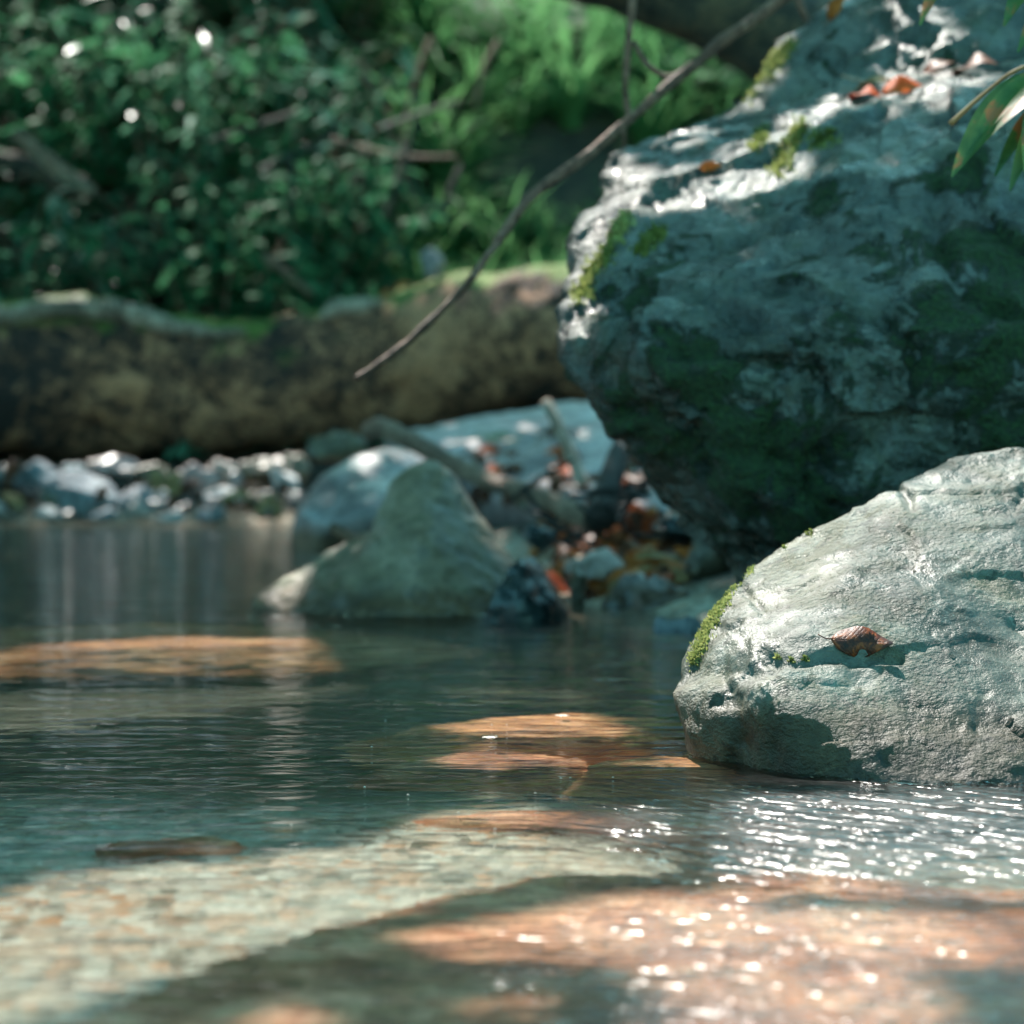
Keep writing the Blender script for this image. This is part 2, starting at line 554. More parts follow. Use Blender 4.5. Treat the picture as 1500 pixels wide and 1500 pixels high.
# ------------------------------------------------------------------ rocks
def hull_mesh(hulls, voxel, smooth_it):
    bm = bmesh.new()
    for pts in hulls:
        vs = [bm.verts.new(p) for p in pts]
        r = bmesh.ops.convex_hull(bm, input=vs)
        junk = [e for e in r.get("geom_interior", []) + r.get("geom_unused", []) if isinstance(e, bmesh.types.BMVert)]
        bmesh.ops.delete(bm, geom=list(set(junk)), context='VERTS')
    me = bpy.data.meshes.new("tmp")
    bm.to_mesh(me)
    bm.free()
    o = bpy.data.objects.new("tmp", me)
    COL.objects.link(o)
    r = o.modifiers.new("r", 'REMESH')
    r.mode = 'VOXEL'
    r.voxel_size = voxel
    s = o.modifiers.new("s", 'SMOOTH')
    s.factor = 0.5
    s.iterations = smooth_it
    dg = bpy.context.evaluated_depsgraph_get()
    dg.update()
    ev = o.evaluated_get(dg)
    m2 = bpy.data.meshes.new_from_object(ev)
    bpy.data.objects.remove(o)
    bpy.data.meshes.remove(me)
    return m2


def rock(name, label, hulls, mat, voxel=0.02, smooth_it=6, disp=((0.03, 4, 0), (0.012, 14, 1)), group=None, cat="rock", aniso=(1, 1, 1), grooves=()):
    if not isinstance(hulls[0][0], (list, tuple, Vector)):
        hulls = [hulls]
    me = hull_mesh(hulls, voxel, smooth_it)
    n = len(me.vertices)
    co = np.empty(n * 3)
    me.vertices.foreach_get("co", co)
    co = co.reshape(-1, 3)
    no = np.empty(n * 3)
    me.vertices.foreach_get("normal", no)
    no = no.reshape(-1, 3)
    off = rng.uniform(0, 50, 3)
    d = np.zeros(n)
    for amp, fr, kind in disp:
        q = co * np.array(aniso) * fr + off
        if kind == 0:
            d += amp * fbm(q, 3)
        elif kind == 1:
            d += amp * (fbm(q, 3, 0.5, True) - 0.6)
        elif kind == 3:                           # chipped facets: every cell is cut to its own tilted plane
            ci = np.floor(q).astype(np.int64)
            bd = np.full(n, 9.0)
            bv = np.zeros(n)
            for dx in (-1, 0, 1):
                for dy in (-1, 0, 1):
                    for dz in (-1, 0, 1):
                        cc = ci + np.array([dx, dy, dz])
                        h = (cc[:, 0] * 73856093) ^ (cc[:, 1] * 19349663) ^ (cc[:, 2] * 83492791)
                        h = (h ^ (h >> 13)) & 255
                        ctr = cc + 0.5 + 0.28 * np.clip(_G[h], -1, 1)
                        r_ = q - ctr
                        dd = np.linalg.norm(r_, axis=1)
                        v_ = (r_ * _G[(h * 7 + 31) & 255]).sum(1) + 0.35 * _G[(h * 3 + 5) & 255][:, 0]
                        nr_ = dd < bd
                        bd = np.where(nr_, dd, bd)
                        bv = np.where(nr_, v_, bv)
            d += amp * np.clip(bv, -1.0, 1.0)
        else:                                     # stepped, chipped facets
            s = fbm(q, 2) * 3
            d += amp * (np.floor(s) + sstep(0.55, 1.0, s - np.floor(s)))
    for pl, dep, wid in grooves:                      # cracks and creases along a line on the face
        best = np.full(n, 9.0)
        wob = perlin(co * 30) * wid * 0.6
        for a_, b_ in zip(pl[:-1], pl[1:]):
            a_, b_ = np.array(a_)[[0, 2]], np.array(b_)[[0, 2]]
            q = co[:, [0, 2]]
            t_ = np.clip(((q - a_) @ (b_ - a_)) / max(1e-9, ((b_ - a_) ** 2).sum()), 0, 1)
            best = np.minimum(best, np.linalg.norm(q - a_ - t_[:, None] * (b_ - a_), axis=1))
        d -= dep * np.exp(-((best + wob) / wid) ** 2) * (no[:, 1] < 0.3)
    co = co + no * d[:, None]
    loc = np.array([co[:, 0].mean(), co[:, 1].mean(), co[:, 2].min()])
    co -= loc
    me.vertices.foreach_set("co", co.ravel())
    me.update()
    me.polygons.foreach_set("use_smooth", [True] * len(me.polygons))
    me.name = name
    me.materials.append(mat)
    o = bpy.data.objects.new(name, me)
    COL.objects.link(o)
    o.location = loc
    return thing(o, label, cat, group)


def at_z(px, d, z):
    return Vector(((px - 750) / F * d, d, z))


# the pale wet rock close by on the right
fr_pts = [P(*p) for p in [
    (990, 983, 3.24), (980, 1012, 3.19), (998, 1080, 3.13), (1040, 1085, 3.10),
    (1014, 966, 3.27), (1028, 925, 3.30), (1052, 885, 3.34), (1092, 832, 3.40), (1150, 797, 3.46), (1245, 748, 3.50),
    (1335, 692, 3.53), (1400, 662, 3.55), (1490, 650, 3.56), (1620, 668, 3.56), (1800, 760, 3.5), (1900, 900, 3.4),
    (1300, 1153, 2.92), (1500, 1156, 2.91), (1700, 1158, 2.92), (1900, 1150, 3.1),
    (1110, 1000, 3.03), (1142, 1060, 3.0), (1330, 1010, 3.085), (1500, 960, 3.105), (1330, 880, 3.22), (1500, 780, 3.32),
    (1100, 960, 3.75), (1300, 800, 3.9), (1500, 730, 3.95), (1800, 850, 3.9)]]
fr_pts += [at_z(1140, 3.04, 0.0), at_z(1050, 3.14, 0.0), at_z(1165, 2.97, 0.0)]
fr_pts += [at_z(px, d, -0.22) for px, d in ((1070, 3.2), (1160, 3.08), (1500, 2.98), (1850, 3.1), (1150, 3.7), (1500, 3.9), (1850, 3.8))]
front_rock = rock("wet_rock", "pale grey wet rock standing in the water nearest the camera at right", fr_pts, M['front_rock'],
                  voxel=0.0055, smooth_it=9,
                  disp=((0.012, 3.5, 0), (0.0022, 9, 1), (0.0045, 9, 3), (0.0020, 24, 3), (0.0010, 60, 0)), aniso=(0.9, 1, 1.2), grooves=[
                      ([P(a, b, 3.1) for a, b in ((1118, 958), (1160, 966), (1230, 962), (1318, 966))], 0.009, 0.006),
                      ([P(a, b, 3.3) for a, b in ((1088, 838), (1092, 865), (1110, 890))], 0.006, 0.005),
                      ([P(a, b, 3.2) for a, b in ((985, 1000), (1022, 980), (1060, 968), (1118, 958))], 0.010, 0.008),
                      ([P(a, b, 3.05) for a, b in ((1060, 1000), (1075, 1060), (1068, 1125))], 0.008, 0.010),
                      ([P(a, b, 3.5) for a, b in ((1308, 706), (1322, 722), (1318, 740))], 0.010, 0.006),
                      ([P(a, b, 3.5) for a, b in ((1490, 712), (1462, 738), (1420, 742))], 0.008, 0.006),
                      ([P(a, b, 3.2) for a, b in ((1480, 900), (1520, 930), (1560, 925))], 0.008, 0.006)])

# the big overhanging boulder behind it
bb1 = [P(*p) for p in [
    (882, 252, 5.0), (872, 330, 4.8), (850, 410, 4.6), (828, 458, 4.5), (830, 512, 4.45), (874, 574, 4.4), (1012, 672, 4.4),
    (1105, 745, 4.4), (1195, 797, 4.45), (1250, 840, 4.5),
    (902, 228, 5.05), (960, 190, 5.15), (1050, 152, 5.25), (1300, 60, 5.4), (1700, 0, 5.4), (2000, 100, 5.2),
    (935, 335, 4.62), (1100, 312, 4.50), (1250, 262, 4.48), (1400, 200, 4.48), (1500, 165, 4.48), (1750, 150, 4.5), (2000, 300, 4.6),
    (875, 470, 4.38), (1000, 545, 4.22), (1150, 480, 4.18), (1350, 480, 4.12), (1500, 600, 4.14), (1750, 500, 4.12),
    (1130, 690, 4.25), (1270, 800, 4.28), (1500, 900, 4.32), (1900, 900, 4.4),
    (1000, 350, 5.7), (1400, 200, 6.0), (1900, 300, 6.0), (1100, 600, 5.6), (1900, 700, 5.8)]]
bb1 += [at_z(px, d, -0.25) for px, d in ((1330, 4.5), (1900, 4.5), (1330, 5.3), (1900, 5.6))]
bb2 = [P(*p) for p in [
    (1052, 176, 5.16), (1075, 140, 5.2), (1130, 78, 5.24), (1170, 48, 5.26), (1240, 6, 5.28), (1330, -60, 5.3), (1500, -110, 5.3), (1800, -100, 5.3),
    (1060, 200, 5.08), (1180, 196, 5.02), (1290, 140, 5.0), (1400, 85, 4.98), (1600, 40, 4.98),
    (1100, 140, 5.6), (1300, 40, 5.9), (1700, 0, 5.9), (1100, 260, 5.5), (1600, 300, 5.6), (1350, -10, 5.14), (1230, 60, 5.14)]]
boulder = rock("boulder", "huge overhanging mossy boulder behind the pale wet rock", [bb1, bb2], M['boulder'],
               voxel=0.010, smooth_it=4,
               disp=((0.026, 2.4, 0), (0.012, 4.5, 1), (0.022, 4.2, 3), (0.010, 11, 3), (0.004, 28, 0)), aniso=(0.8, 1, 1.3), grooves=[
                   ([P(a, b, 4.2) for a, b in ((1000, 525), (1060, 515), (1100, 540), (1140, 535))], 0.035, 0.018),
                   ([P(a, b, 4.3) for a, b in ((900, 450), (960, 430), (1040, 440), (1090, 470))], 0.022, 0.014),
                   ([P(a, b, 4.4) for a, b in ((985, 375), (1080, 350), (1180, 320), (1300, 290))], 0.018, 0.012),
                   ([P(a, b, 4.2) for a, b in ((1280, 450), (1330, 520), (1320, 600), (1270, 660))], 0.022, 0.014),
                   ([P(a, b, 4.2) for a, b in ((1150, 590), (1120, 660), (1180, 720))], 0.022, 0.016),
                   ([P(a, b, 4.2) for a, b in ((1400, 250), (1380, 330), (1410, 420), (1470, 450))], 0.024, 0.014),
                   ([P(a, b, 4.3) for a, b in ((930, 590), (1000, 610), (1050, 680))], 0.022, 0.016)])

# tan rock standing mid-stream, with its low tongue to the left
tr_a = [P(*p) for p in [(580, 690, 5.6), (600, 676, 5.62), (640, 674, 5.65), (662, 690, 5.6), (545, 765, 5.5), (536, 800, 5.45), (556, 730, 5.55),
                        (672, 735, 5.55), (718, 800, 5.5), (770, 850, 5.45), (812, 903, 5.4), (525, 905, 5.36),
                        (600, 908, 5.26), (700, 908, 5.28), (620, 790, 5.36), (610, 700, 5.85), (720, 830, 5.9), (560, 830, 5.9)]]
tr_a += [at_z(px, d, -0.3) for px, d in ((530, 5.4), (780, 5.4), (550, 6), (780, 6))]
tr_b = [P(*p) for p in [(375, 870, 5.5), (420, 856, 5.5), (460, 834, 5.53), (505, 802, 5.56), (540, 772, 5.58), (365, 894, 5.45),
                        (430, 902, 5.38), (480, 906, 5.31), (540, 907, 5.27), (600, 905, 5.27), (590, 800, 5.40), (565, 830, 5.36), (520, 830, 5.85), (410, 880, 5.8)]]
tr_b += [at_z(px, d, -0.3) for px, d in ((390, 5.45), (560, 5.45), (420, 5.8), (560, 5.8))]
tan_rock = rock("river_rock", "tan cone shaped rock standing mid-stream with a low tongue to its left", [tr_a, tr_b], M['tan_rock'],
                voxel=0.009, smooth_it=16, disp=((0.010, 5, 0), (0.004, 14, 1), (0.004, 9, 3), (0.002, 40, 0)))
dk = [P(*p) for p in [(760, 812, 5.25), (775, 808, 5.3), (735, 850, 5.22), (706, 895, 5.2), (800, 860, 5.25), (832, 895, 5.25),
                      (770, 880, 5.15), (770, 850, 5.5), (820, 890, 5.5)]]
dk += [at_z(px, d, -0.2) for px, d in ((704, 5.2), (835, 5.2), (710, 5.45), (830, 5.45))]
rock("dark_rock", "black wet rock leaning against the right foot of the tan cone rock", dk, M['dark_rock'], voxel=0.009, smooth_it=4,
     disp=((0.010, 8, 0), (0.005, 25, 1)))

# smooth grey round rock behind the tan one
rr = [P(*p) for p in [(430, 800, 8.0), (440, 745, 8.0), (470, 700, 8.1), (520, 665, 8.2), (590, 650, 8.3), (640, 665, 8.35), (680, 720, 8.3),
                      (690, 800, 8.1), (480, 770, 7.85), (560, 740, 7.8), (620, 760, 7.8), (500, 720, 8.7), (640, 700, 8.8)]]
rr += [at_z(px, d, -0.15) for px, d in ((430, 8.0), (680, 8.0), (460, 8.7), (680, 8.7))]
round_rock = rock("round_rock", "smooth grey rounded rock directly behind the tan cone rock", rr, M['grey_rock'], voxel=0.018, smooth_it=14,
                  disp=((0.02, 3, 0),))
# long pale slab below the log
sl = [P(*p) for p in [(560, 640, 8.9), (640, 618, 9.2), (760, 598, 9.5), (900, 585, 9.5), (985, 600, 9.4), (640, 665, 8.5), (690, 712, 8.2), (800, 720, 7.9),
                      (900, 735, 7.7), (1000, 720, 7.8), (620, 690, 8.5), (960, 640, 8.3), (850, 630, 8.5), (740, 640, 8.6)]]
sl += [at_z(px, d, 0.0) for px, d in ((640, 8.4), (1000, 7.8), (620, 9.5), (1000, 9.6))]
slab = rock("slab_rock", "long pale sloping slab under the fallen log", sl, M['slab'], voxel=0.018, smooth_it=8,
            disp=((0.03, 2.5, 0), (0.01, 10, 1)))
s2 = [P(*p) for p in [(905, 690, 6.9), (950, 640, 7.2), (1000, 700, 6.8), (1045, 745, 6.7), (1040, 690, 7.2), (930, 740, 6.6), (1000, 765, 6.5), (900, 760, 6.7)]]
s2 += [at_z(px, d, 0.02) for px, d in ((900, 6.6), (1040, 6.6), (920, 7.3), (1060, 7.3))]
slab2 = rock("slab_rock", "pale twig strewn slab showing in the gap under the boulder", s2, M['slab'], voxel=0.016, smooth_it=5,
             disp=((0.02, 4, 0), (0.01, 14, 1)))


def pebble(name, label, px, py, d, rx, rz, mat, ry=None, z=None, group=None, seed=0, voxel=None, cat="rock"):
    """Irregular stone centred at a point; rx / rz half sizes in photograph pixels at that distance."""
    c = P(px, py, d)
    if z is not None:
        c.z = z
    rx, rz = rx / F * d, rz / F * d
    ry = ry or (rx + rz) / 2
    r = random.Random(seed * 31 + int(px) * 7 + int(py))
    pts = []
    for _ in range(15):
        u = Vector((r.gauss(0, 1), r.gauss(0, 1), r.gauss(0, 1))).normalized() * r.uniform(0.85, 1.18)
        pts.append(Vector((c.x + u.x * rx, c.y + u.y * ry, c.z + u.z * rz)))
    s = max(rx, rz)
    return rock(name, label, pts, mat, voxel=voxel or s / 11, smooth_it=2, disp=((s * 0.16, 1.4 / s, 0), (s * 0.03, 5 / s, 0)), group=group, cat=cat)


# stones at the foot of the boulder
pebble("bank_rock", "flat grey rock at the waterline below the leaf litter", 945, 880, 5.5, 72, 42, M['grey_rock'], seed=1)
pebble("bank_rock", "small blue grey rock half in the water beside the pale wet rock", 998, 932, 4.95, 48, 34, M['blue_rock'], seed=2)
pebble("bank_rock", "round brown rock under the boulder, right of the leaf litter", 1050, 825, 5.6, 52, 50, M['brown_rock'], seed=3)
pebble("bank_rock", "tan rock sunk in the leaf litter above the flat grey rock", 870, 830, 5.8, 46, 32, M['pink_rock'], seed=4)
pebble("pebble", "tiny white pebble on top of the round brown rock", 1067, 772, 5.6, 13, 13, M['white_rock'], seed=5, cat="pebble")
pebble("bank_rock", "dark green stone between the tan cone rock and the slab", 785, 785, 6.2, 28, 24, M['dark_rock'], seed=6)
pebble("bank_rock", "low brown rock behind the dark rock, by the leaf litter", 850, 870, 5.55, 34, 34, M['brown_rock'], seed=8)
pebble("bank_rock", "dark rock tucked under the boulder beside the twig strewn slab", 1010, 778, 6.2, 60, 22, M['dark_rock'], seed=9)
pebble("bank_rock", "brown rock at the left end of the slab under the log", 500, 655, 9.3, 55, 26, M['brown_rock'], seed=10)

# cobbles along the far bank
cob = [(20, 715, 40, 42, 'dark_rock'), (58, 700, 34, 28, 'blue_rock'), (120, 725, 66, 46, 'blue_rock'), (175, 690, 40, 24, 'grey_rock'), (200, 735, 26, 30, 'blue_rock'),
       (225, 700, 34, 26, 'brown_rock'), (262, 735, 22, 22, 'dark_rock'), (205, 745, 24, 16, 'pink_rock'), (290, 700, 34, 26, 'grey_rock'), (330, 690, 30, 22, 'pink_rock'),
       (330, 735, 34, 22, 'white_rock'), (380, 690, 36, 22, 'brown_rock'), (412, 708, 26, 26, 'white_rock'), (365, 735, 26, 18, 'brown_rock'), (250, 756, 26, 12, 'white_rock'),
       (310, 755, 22, 14, 'blue_rock'), (80, 752, 30, 14, 'white_rock'), (430, 690, 22, 30, 'brown_rock'), (-40, 715, 40, 40, 'blue_rock'), (150, 756, 22, 12, 'blue_rock'), (395, 752, 20, 12, 'grey_rock')]
rc = random.Random(77)
for k in range(26):
    px = rc.uniform(-60, 445)
    py = rc.uniform(678, 758)
    cob.append((px, py, rc.uniform(9, 24), rc.uniform(7, 15), rc.choice(['grey_rock', 'brown_rock', 'brown_rock', 'white_rock', 'dark_rock', 'brown_rock', 'pink_rock'])))
cl = {'dark_rock': "dark wet cobble on the far bank under the log", 'blue_rock': "blue grey sunlit cobble on the far bank under the log",
      'grey_rock': "grey cobble on the far bank under the log", 'brown_rock': "brown cobble on the far bank under the log",
      'pink_rock': "pinkish cobble on the far bank under the log", 'white_rock': "white sunlit cobble on the far bank under the log"}
for k, (px, py, rx, rz, m) in enumerate(cob):
    pebble("cobble", cl[m], px, py, 9.45 + 0.0055 * (765 - py), rx * 1.12, rz * 0.95, M[m], group=m.split('_')[0] + " cobbles along the far bank", seed=20 + k, cat="cobble")

# submerged stones
sub = [at_z(*p) for p in [(-20, 1.80, -0.085), (330, 2.08, -0.07), (600, 2.30, -0.065), (840, 2.42, -0.06), (1080, 2.44, -0.06), (1350, 2.34, -0.05), (1600, 2.3, -0.05),
                          (800, 2.0, -0.05), (1200, 2.0, -0.035), (1500, 2.0, -0.035), (600, 1.6, -0.06), (1300, 1.6, -0.05), (2000, 1.6, -0.06), (1900, 2.2, -0.06), (-100, 1.5, -0.1)]]
sub += [at_z(*p) for p in [(-200, 1.4, -0.25), (0, 1.8, -0.25), (800, 2.5, -0.25), (1700, 2.45, -0.25), (2200, 1.5, -0.25)]]
rock("submerged_slab", "red brown slab lying just under the water closest to the camera", sub, M['red_rock'], voxel=0.008, smooth_it=8,
     disp=((0.014, 5, 0), (0.006, 18, 0), (0.003, 60, 0)), aniso=(1, 1, 0.4))


def sunk(px, py, zt, rx, ry, mat, label, seed, h=0.05):
    """A stone lying on the bed: its top at height zt, seen at (px, py)."""
    o, dr = ray(px, py)
    t = (zt - o.z) / dr.z
    c = o + dr * t
    r = random.Random(seed)
    pts = []
    for _ in range(34):
        a = r.uniform(0, 2 * math.pi)
        q = r.uniform(0.3, 1.0)
        pts.append(Vector((c.x + rx * q * math.cos(a), c.y + ry * q * math.sin(a), zt - h * max(0, q - 0.45) * r.uniform(0.6, 1.4))))
    pts += [Vector((c.x + rx * 1.7 * math.cos(a), c.y + ry * 1.7 * math.sin(a), zt - 0.28)) for a in np.linspace(0, 6, 9)]
    return rock("submerged_stone", label, pts, mat, voxel=max(rx, ry) / 22, smooth_it=5, disp=((0.010, 9, 0), (0.004, 30, 0)), cat="submerged stone")


sunk(820, 1076, -0.02, 0.19, 0.15, M['orange_rock'], "orange sunlit stone just under the surface left of the pale wet rock", 1)
sunk(975, 1130, -0.015, 0.09, 0.06, M['orange_rock'], "small orange sunlit stone under water at the left foot of the pale wet rock", 2)
sunk(180, 950, -0.03, 0.42, 0.30, M['orange_rock'], "long orange brown ledge under water at the left edge", 3)
sunk(740, 1180, -0.07, 0.14, 0.09, M['red_rock'], "red brown sunken stone in the middle of the pool", 4)
sunk(230, 1300, -0.06, 0.085, 0.05, M['red_rock'], "dark topped stone on the sunlit gravel at lower left", 5)
sunk(870, 1270, -0.07, 0.20, 0.07, M['red_rock'], "long dark stone behind the red brown slab", 6)


def meniscus(ob, wd, ht):
    """The thin fillet of water that climbs a stone where it leaves the surface."""
    bm = bmesh.new()
    bm.from_mesh(ob.data)
    bmesh.ops.translate(bm, verts=bm.verts, vec=ob.location)
    r_ = bmesh.ops.bisect_plane(bm, geom=bm.verts[:] + bm.edges[:] + bm.faces[:], plane_co=(0, 0, 0.0005), plane_no=(0, 0, 1))
    es = [e for e in r_["geom_cut"] if isinstance(e, bmesh.types.BMEdge)]
    bm.normal_update()
    idx, V, Fc = {}, [], []

    def ring(v):
        if v not in idx:
            n = Vector((v.normal.x, v.normal.y, 0))
            n = n.normalized() if n.length > 1e-4 else Vector((0, -1, 0))
            idx[v] = len(V)
            for a, h in ((-0.1, 1.0), (0.15, 0.55), (0.45, 0.2), (1.0, 0.02)):
                V.append(tuple(v.co + n * (wd * a) + Vector((0, 0, ht * h))))
        return idx[v]
    for e in es:
        a, b = ring(e.verts[0]), ring(e.verts[1])
        for k in range(3):
            Fc.append((a + k, b + k, b + k + 1, a + k + 1))
    bm.free()
    m_ = mesh_obj("waterline", V, Fc, M['water'], water)
    bm = bmesh.new()
    bm.from_mesh(m_.data)
    bmesh.ops.recalc_face_normals(bm, faces=bm.faces)
    up_ = sum(f_.normal.z for f_ in bm.faces)
    if up_ < 0:
        bmesh.ops.reverse_faces(bm, faces=bm.faces)
    bm.to_mesh(m_.data)
    bm.free()
    m_.data.polygons.foreach_set("use_smooth", [True] * len(m_.data.polygons))


meniscus(front_rock, 0.007, 0.004)
meniscus(tan_rock, 0.014, 0.007)


# ------------------------------------------------------------------ tubes: logs, branches, sticks
def tube(pts, radii, seg=12, noise_amp=0.0, noise_f=6.0, steps=6, ridge=None, cap=True):
    pts = [Vector(p) for p in pts]
    n = len(pts)
    dense, rad = [], []
    for k in range(n - 1):
        p0, p1, p2, p3 = pts[max(k - 1, 0)], pts[k], pts[k + 1], pts[min(k + 2, n - 1)]
        for s in range(steps):
            t = s / steps
            dense.append(0.5 * ((2 * p1) + (p2 - p0) * t + (2 * p0 - 5 * p1 + 4 * p2 - p3) * t * t + (3 * p1 - p0 - 3 * p2 + p3) * t ** 3))
            rad.append(radii[k] * (1 - t) + radii[k + 1] * t)
    dense.append(pts[-1])
    rad.append(radii[-1])
    V = []
    up = Vector((0.1, 0.2, 1)).normalized()
    for k, c in enumerate(dense):
        tg = (dense[min(k + 1, len(dense) - 1)] - dense[max(k - 1, 0)]).normalized()
        a = tg.cross(up)
        if a.length < 0.05:
            a = tg.cross(Vector((1, 0, 0)))
        a.normalize()
        b = a.cross(tg).normalized()
        for j in range(seg):
            th = 2 * math.pi * j / seg
            V.append(c + (a * math.cos(th) + b * math.sin(th)) * rad[k])
    V = np.array([tuple(v) for v in V])
    if noise_amp:
        C = np.repeat(np.array([tuple(c) for c in dense]), seg, 0)
        R = np.repeat(np.array(rad), seg)
        dr = V - C
        m = 1 + noise_amp * fbm(V * noise_f, 4)
        V = C + dr * m[:, None]
    Fc = []
    L = len(dense)
    for k in range(L - 1):
        for j in range(seg):
            Fc.append((k * seg + j, k * seg + (j + 1) % seg, (k + 1) * seg + (j + 1) % seg, (k + 1) * seg + j))
    if cap:
        Fc.append(tuple(range(seg))[::-1])
        Fc.append(tuple((L - 1) * seg + j for j in range(seg)))
    return V, Fc


def join(parts):
    V, Fc, b = [], [], 0
    for v, f in parts:
        V.append(np.asarray(v))
        Fc += [tuple(i + b for i in q) for q in f]
        b += len(v)
    return np.concatenate(V), Fc


LD = 10.7
k_ = LD / F
lp = [(-420, 560, 116), (-150, 556, 116), (0, 556, 113), (120, 554, 112), (220, 564, 104), (320, 570, 97), (450, 556, 100), (600, 526, 103), (720, 503, 103), (850, 488, 101), (1000, 470, 98), (1250, 440, 92)]
base = P(300, 560, LD)
log = empty("fallen_log", base, "thick mottled brown log lying across the far bank of the stream", "log")
V, Fc = tube([P(a, b, LD + 0.12 * math.sin(a / 300)) for a, b, r in lp], [r * k_ for a, b, r in lp], seg=56, noise_amp=0.10, noise_f=4.5, steps=18)
mesh_obj("trunk", V - np.array(base), Fc, M['log'], log)
rp = [(-200, 460, 13), (0, 458, 15), (110, 449, 17), (190, 458, 16), (250, 478, 12), (310, 486, 9), (360, 484, 3)]
V, Fc = tube([P(a, b, LD - 0.20) for a, b, r in rp], [r * k_ for a, b, r in rp], seg=18, noise_amp=0.35, noise_f=9, steps=10)
mesh_obj("torn_bark_ridge", V - np.array(base), Fc, M['ridge'], log)
V, Fc = tube([P(a, b, LD - 0.18) for a, b in ((470, 465), (490, 452), (530, 446), (560, 440))], [x * k_ for x in (4, 11, 10, 3)], seg=14, noise_amp=0.3, noise_f=14)
mesh_obj("bark_flake", V - np.array(base), Fc, M['ridge'], log)

up = [(820, -75, 70), (920, -50, 70), (1010, -14, 72), (1100, 28, 74), (1200, 80, 80), (1400, 160, 84), (1650, 260, 88)]
UD = 8.6
V, Fc = tube([P(a, b, UD) for a, b, r in [(500, -190, 60)] + up], [r * UD / F for a, b, r in [(500, -190, 60)] + up], seg=40, noise_amp=0.08, noise_f=6, steps=12)
o = mesh_obj("fallen_log", V, Fc, M['log_dark'], loc=P(1000, 0, UD))
thing(o, "dark leaning log crossing the top edge behind the boulder", "log")

BD = 5.0
bp = [(1230, -60, 11), (1130, 10, 10), (1075, 48, 10.5), (1000, 108, 10), (930, 168, 9.5), (860, 228, 8.5), (782, 284, 9.5), (735, 345, 7.5), (685, 415, 7), (625, 475, 6.8), (580, 515, 7), (522, 555, 6)]
b0 = P(800, 280, BD)
br = empty("bare_branch", b0, "long bare brown branch slanting down in front of the log", "branch")
V, Fc = tube([P(a, b, BD + 0.25 * (a - 800) / 700) for a, b, r in bp], [r * 0.85 * BD / F for a, b, r in bp], seg=12, noise_amp=0.34, noise_f=17, steps=10)
mesh_obj("stem", V - np.array(b0), Fc, M['branch'], br)
for pts in ([(922, 175, 4), (916, 130, 5), (920, 70, 5), (926, 10, 6), (930, -30, 6)], [(1010, 100, 4), (975, 112, 4), (945, 90, 4), (928, 60, 4)], [(1162, -30, 5), (1172, 5, 6), (1182, 30, 5)], [(918, 170, 3), (914, 200, 3), (918, 240, 2)]):
    V, Fc = tube([P(a, b, BD + 0.1) for a, b, r in pts], [r * BD / F for a, b, r in pts], seg=8, noise_amp=0.15, noise_f=25)
    mesh_obj("twig", V - np.array(b0), Fc, M['branch'], br)


def stick(label, pts, d, mat, name="stick", dd=0.0, seg=12, group=None, amp=0.2):
    n = len(pts)
    W = [P(a, b, d + dd * k / max(n - 1, 1)) for k, (a, b, r) in enumerate(pts)]
    dm = d + dd / 2
    V, Fc = tube(W, [r * dm / F for a, b, r in pts], seg=seg, noise_amp=amp, noise_f=16, steps=6)
    o = mesh_obj(name, V, Fc, mat, loc=W[n // 2])
    return thing(o, label, "stick", group)


stick("thick grey driftwood stick lying from the log down to the leaf litter", [(540, 632, 15), (560, 628, 17), (610, 650, 14), (660, 678, 14), (720, 705, 13), (790, 728, 14), (870, 765, 16)], 7.6, M['drift'], "driftwood_stick", dd=-1.2)
stick("pale bleached stick leaning on the slab under the log", [(800, 588, 8), (815, 618, 8), (835, 665, 9), (856, 712, 10)], 7.0, M['pale_wood'], dd=-0.1, amp=0.1)
stick("dark forked root propped below the boulder", [(925, 600, 16), (912, 650, 15), (895, 700, 18), (880, 760, 24)], 6.7, M['twig'], "root", dd=-0.4)
stick("short tan stub poking out left of the tan cone rock", [(484, 770, 7), (503, 780, 8), (524, 792, 8)], 5.55, M['drift'], amp=0.1)
stick("pale broken stick lying in the dark leaves at left", [(20, 195, 10), (70, 235, 12), (135, 285, 10)], 11.4, M['drift'])
stick("thin pale twig standing out of the shrubs above the log", [(385, 375, 5), (420, 400, 6), (455, 430, 5)], 10.9, M['drift'])
stick("thick brown bough half hidden in the leaves at far left", [(-80, 215, 22), (0, 240, 22), (60, 255, 20), (130, 275, 14)], 11.8, M['log_dark'])
r = random.Random(5)
for k in range(26):
    px, py = r.uniform(790, 1040), r.uniform(700, 800)
    a = r.uniform(-0.9, 0.9)
    L = r.uniform(45, 120)
    q = [(px - L * math.cos(a) / 2, py - L * math.sin(a) / 2, 3.2), (px, py + r.uniform(-8, 8), 4), (px + L * math.cos(a) / 2, py + L * math.sin(a) / 2, 2)]
    stick("thin dark twig in the tangle between the log and the boulder", q, r.uniform(6.0, 6.7), M['twig'], "twig", group="twigs tangled below the boulder", seg=6)


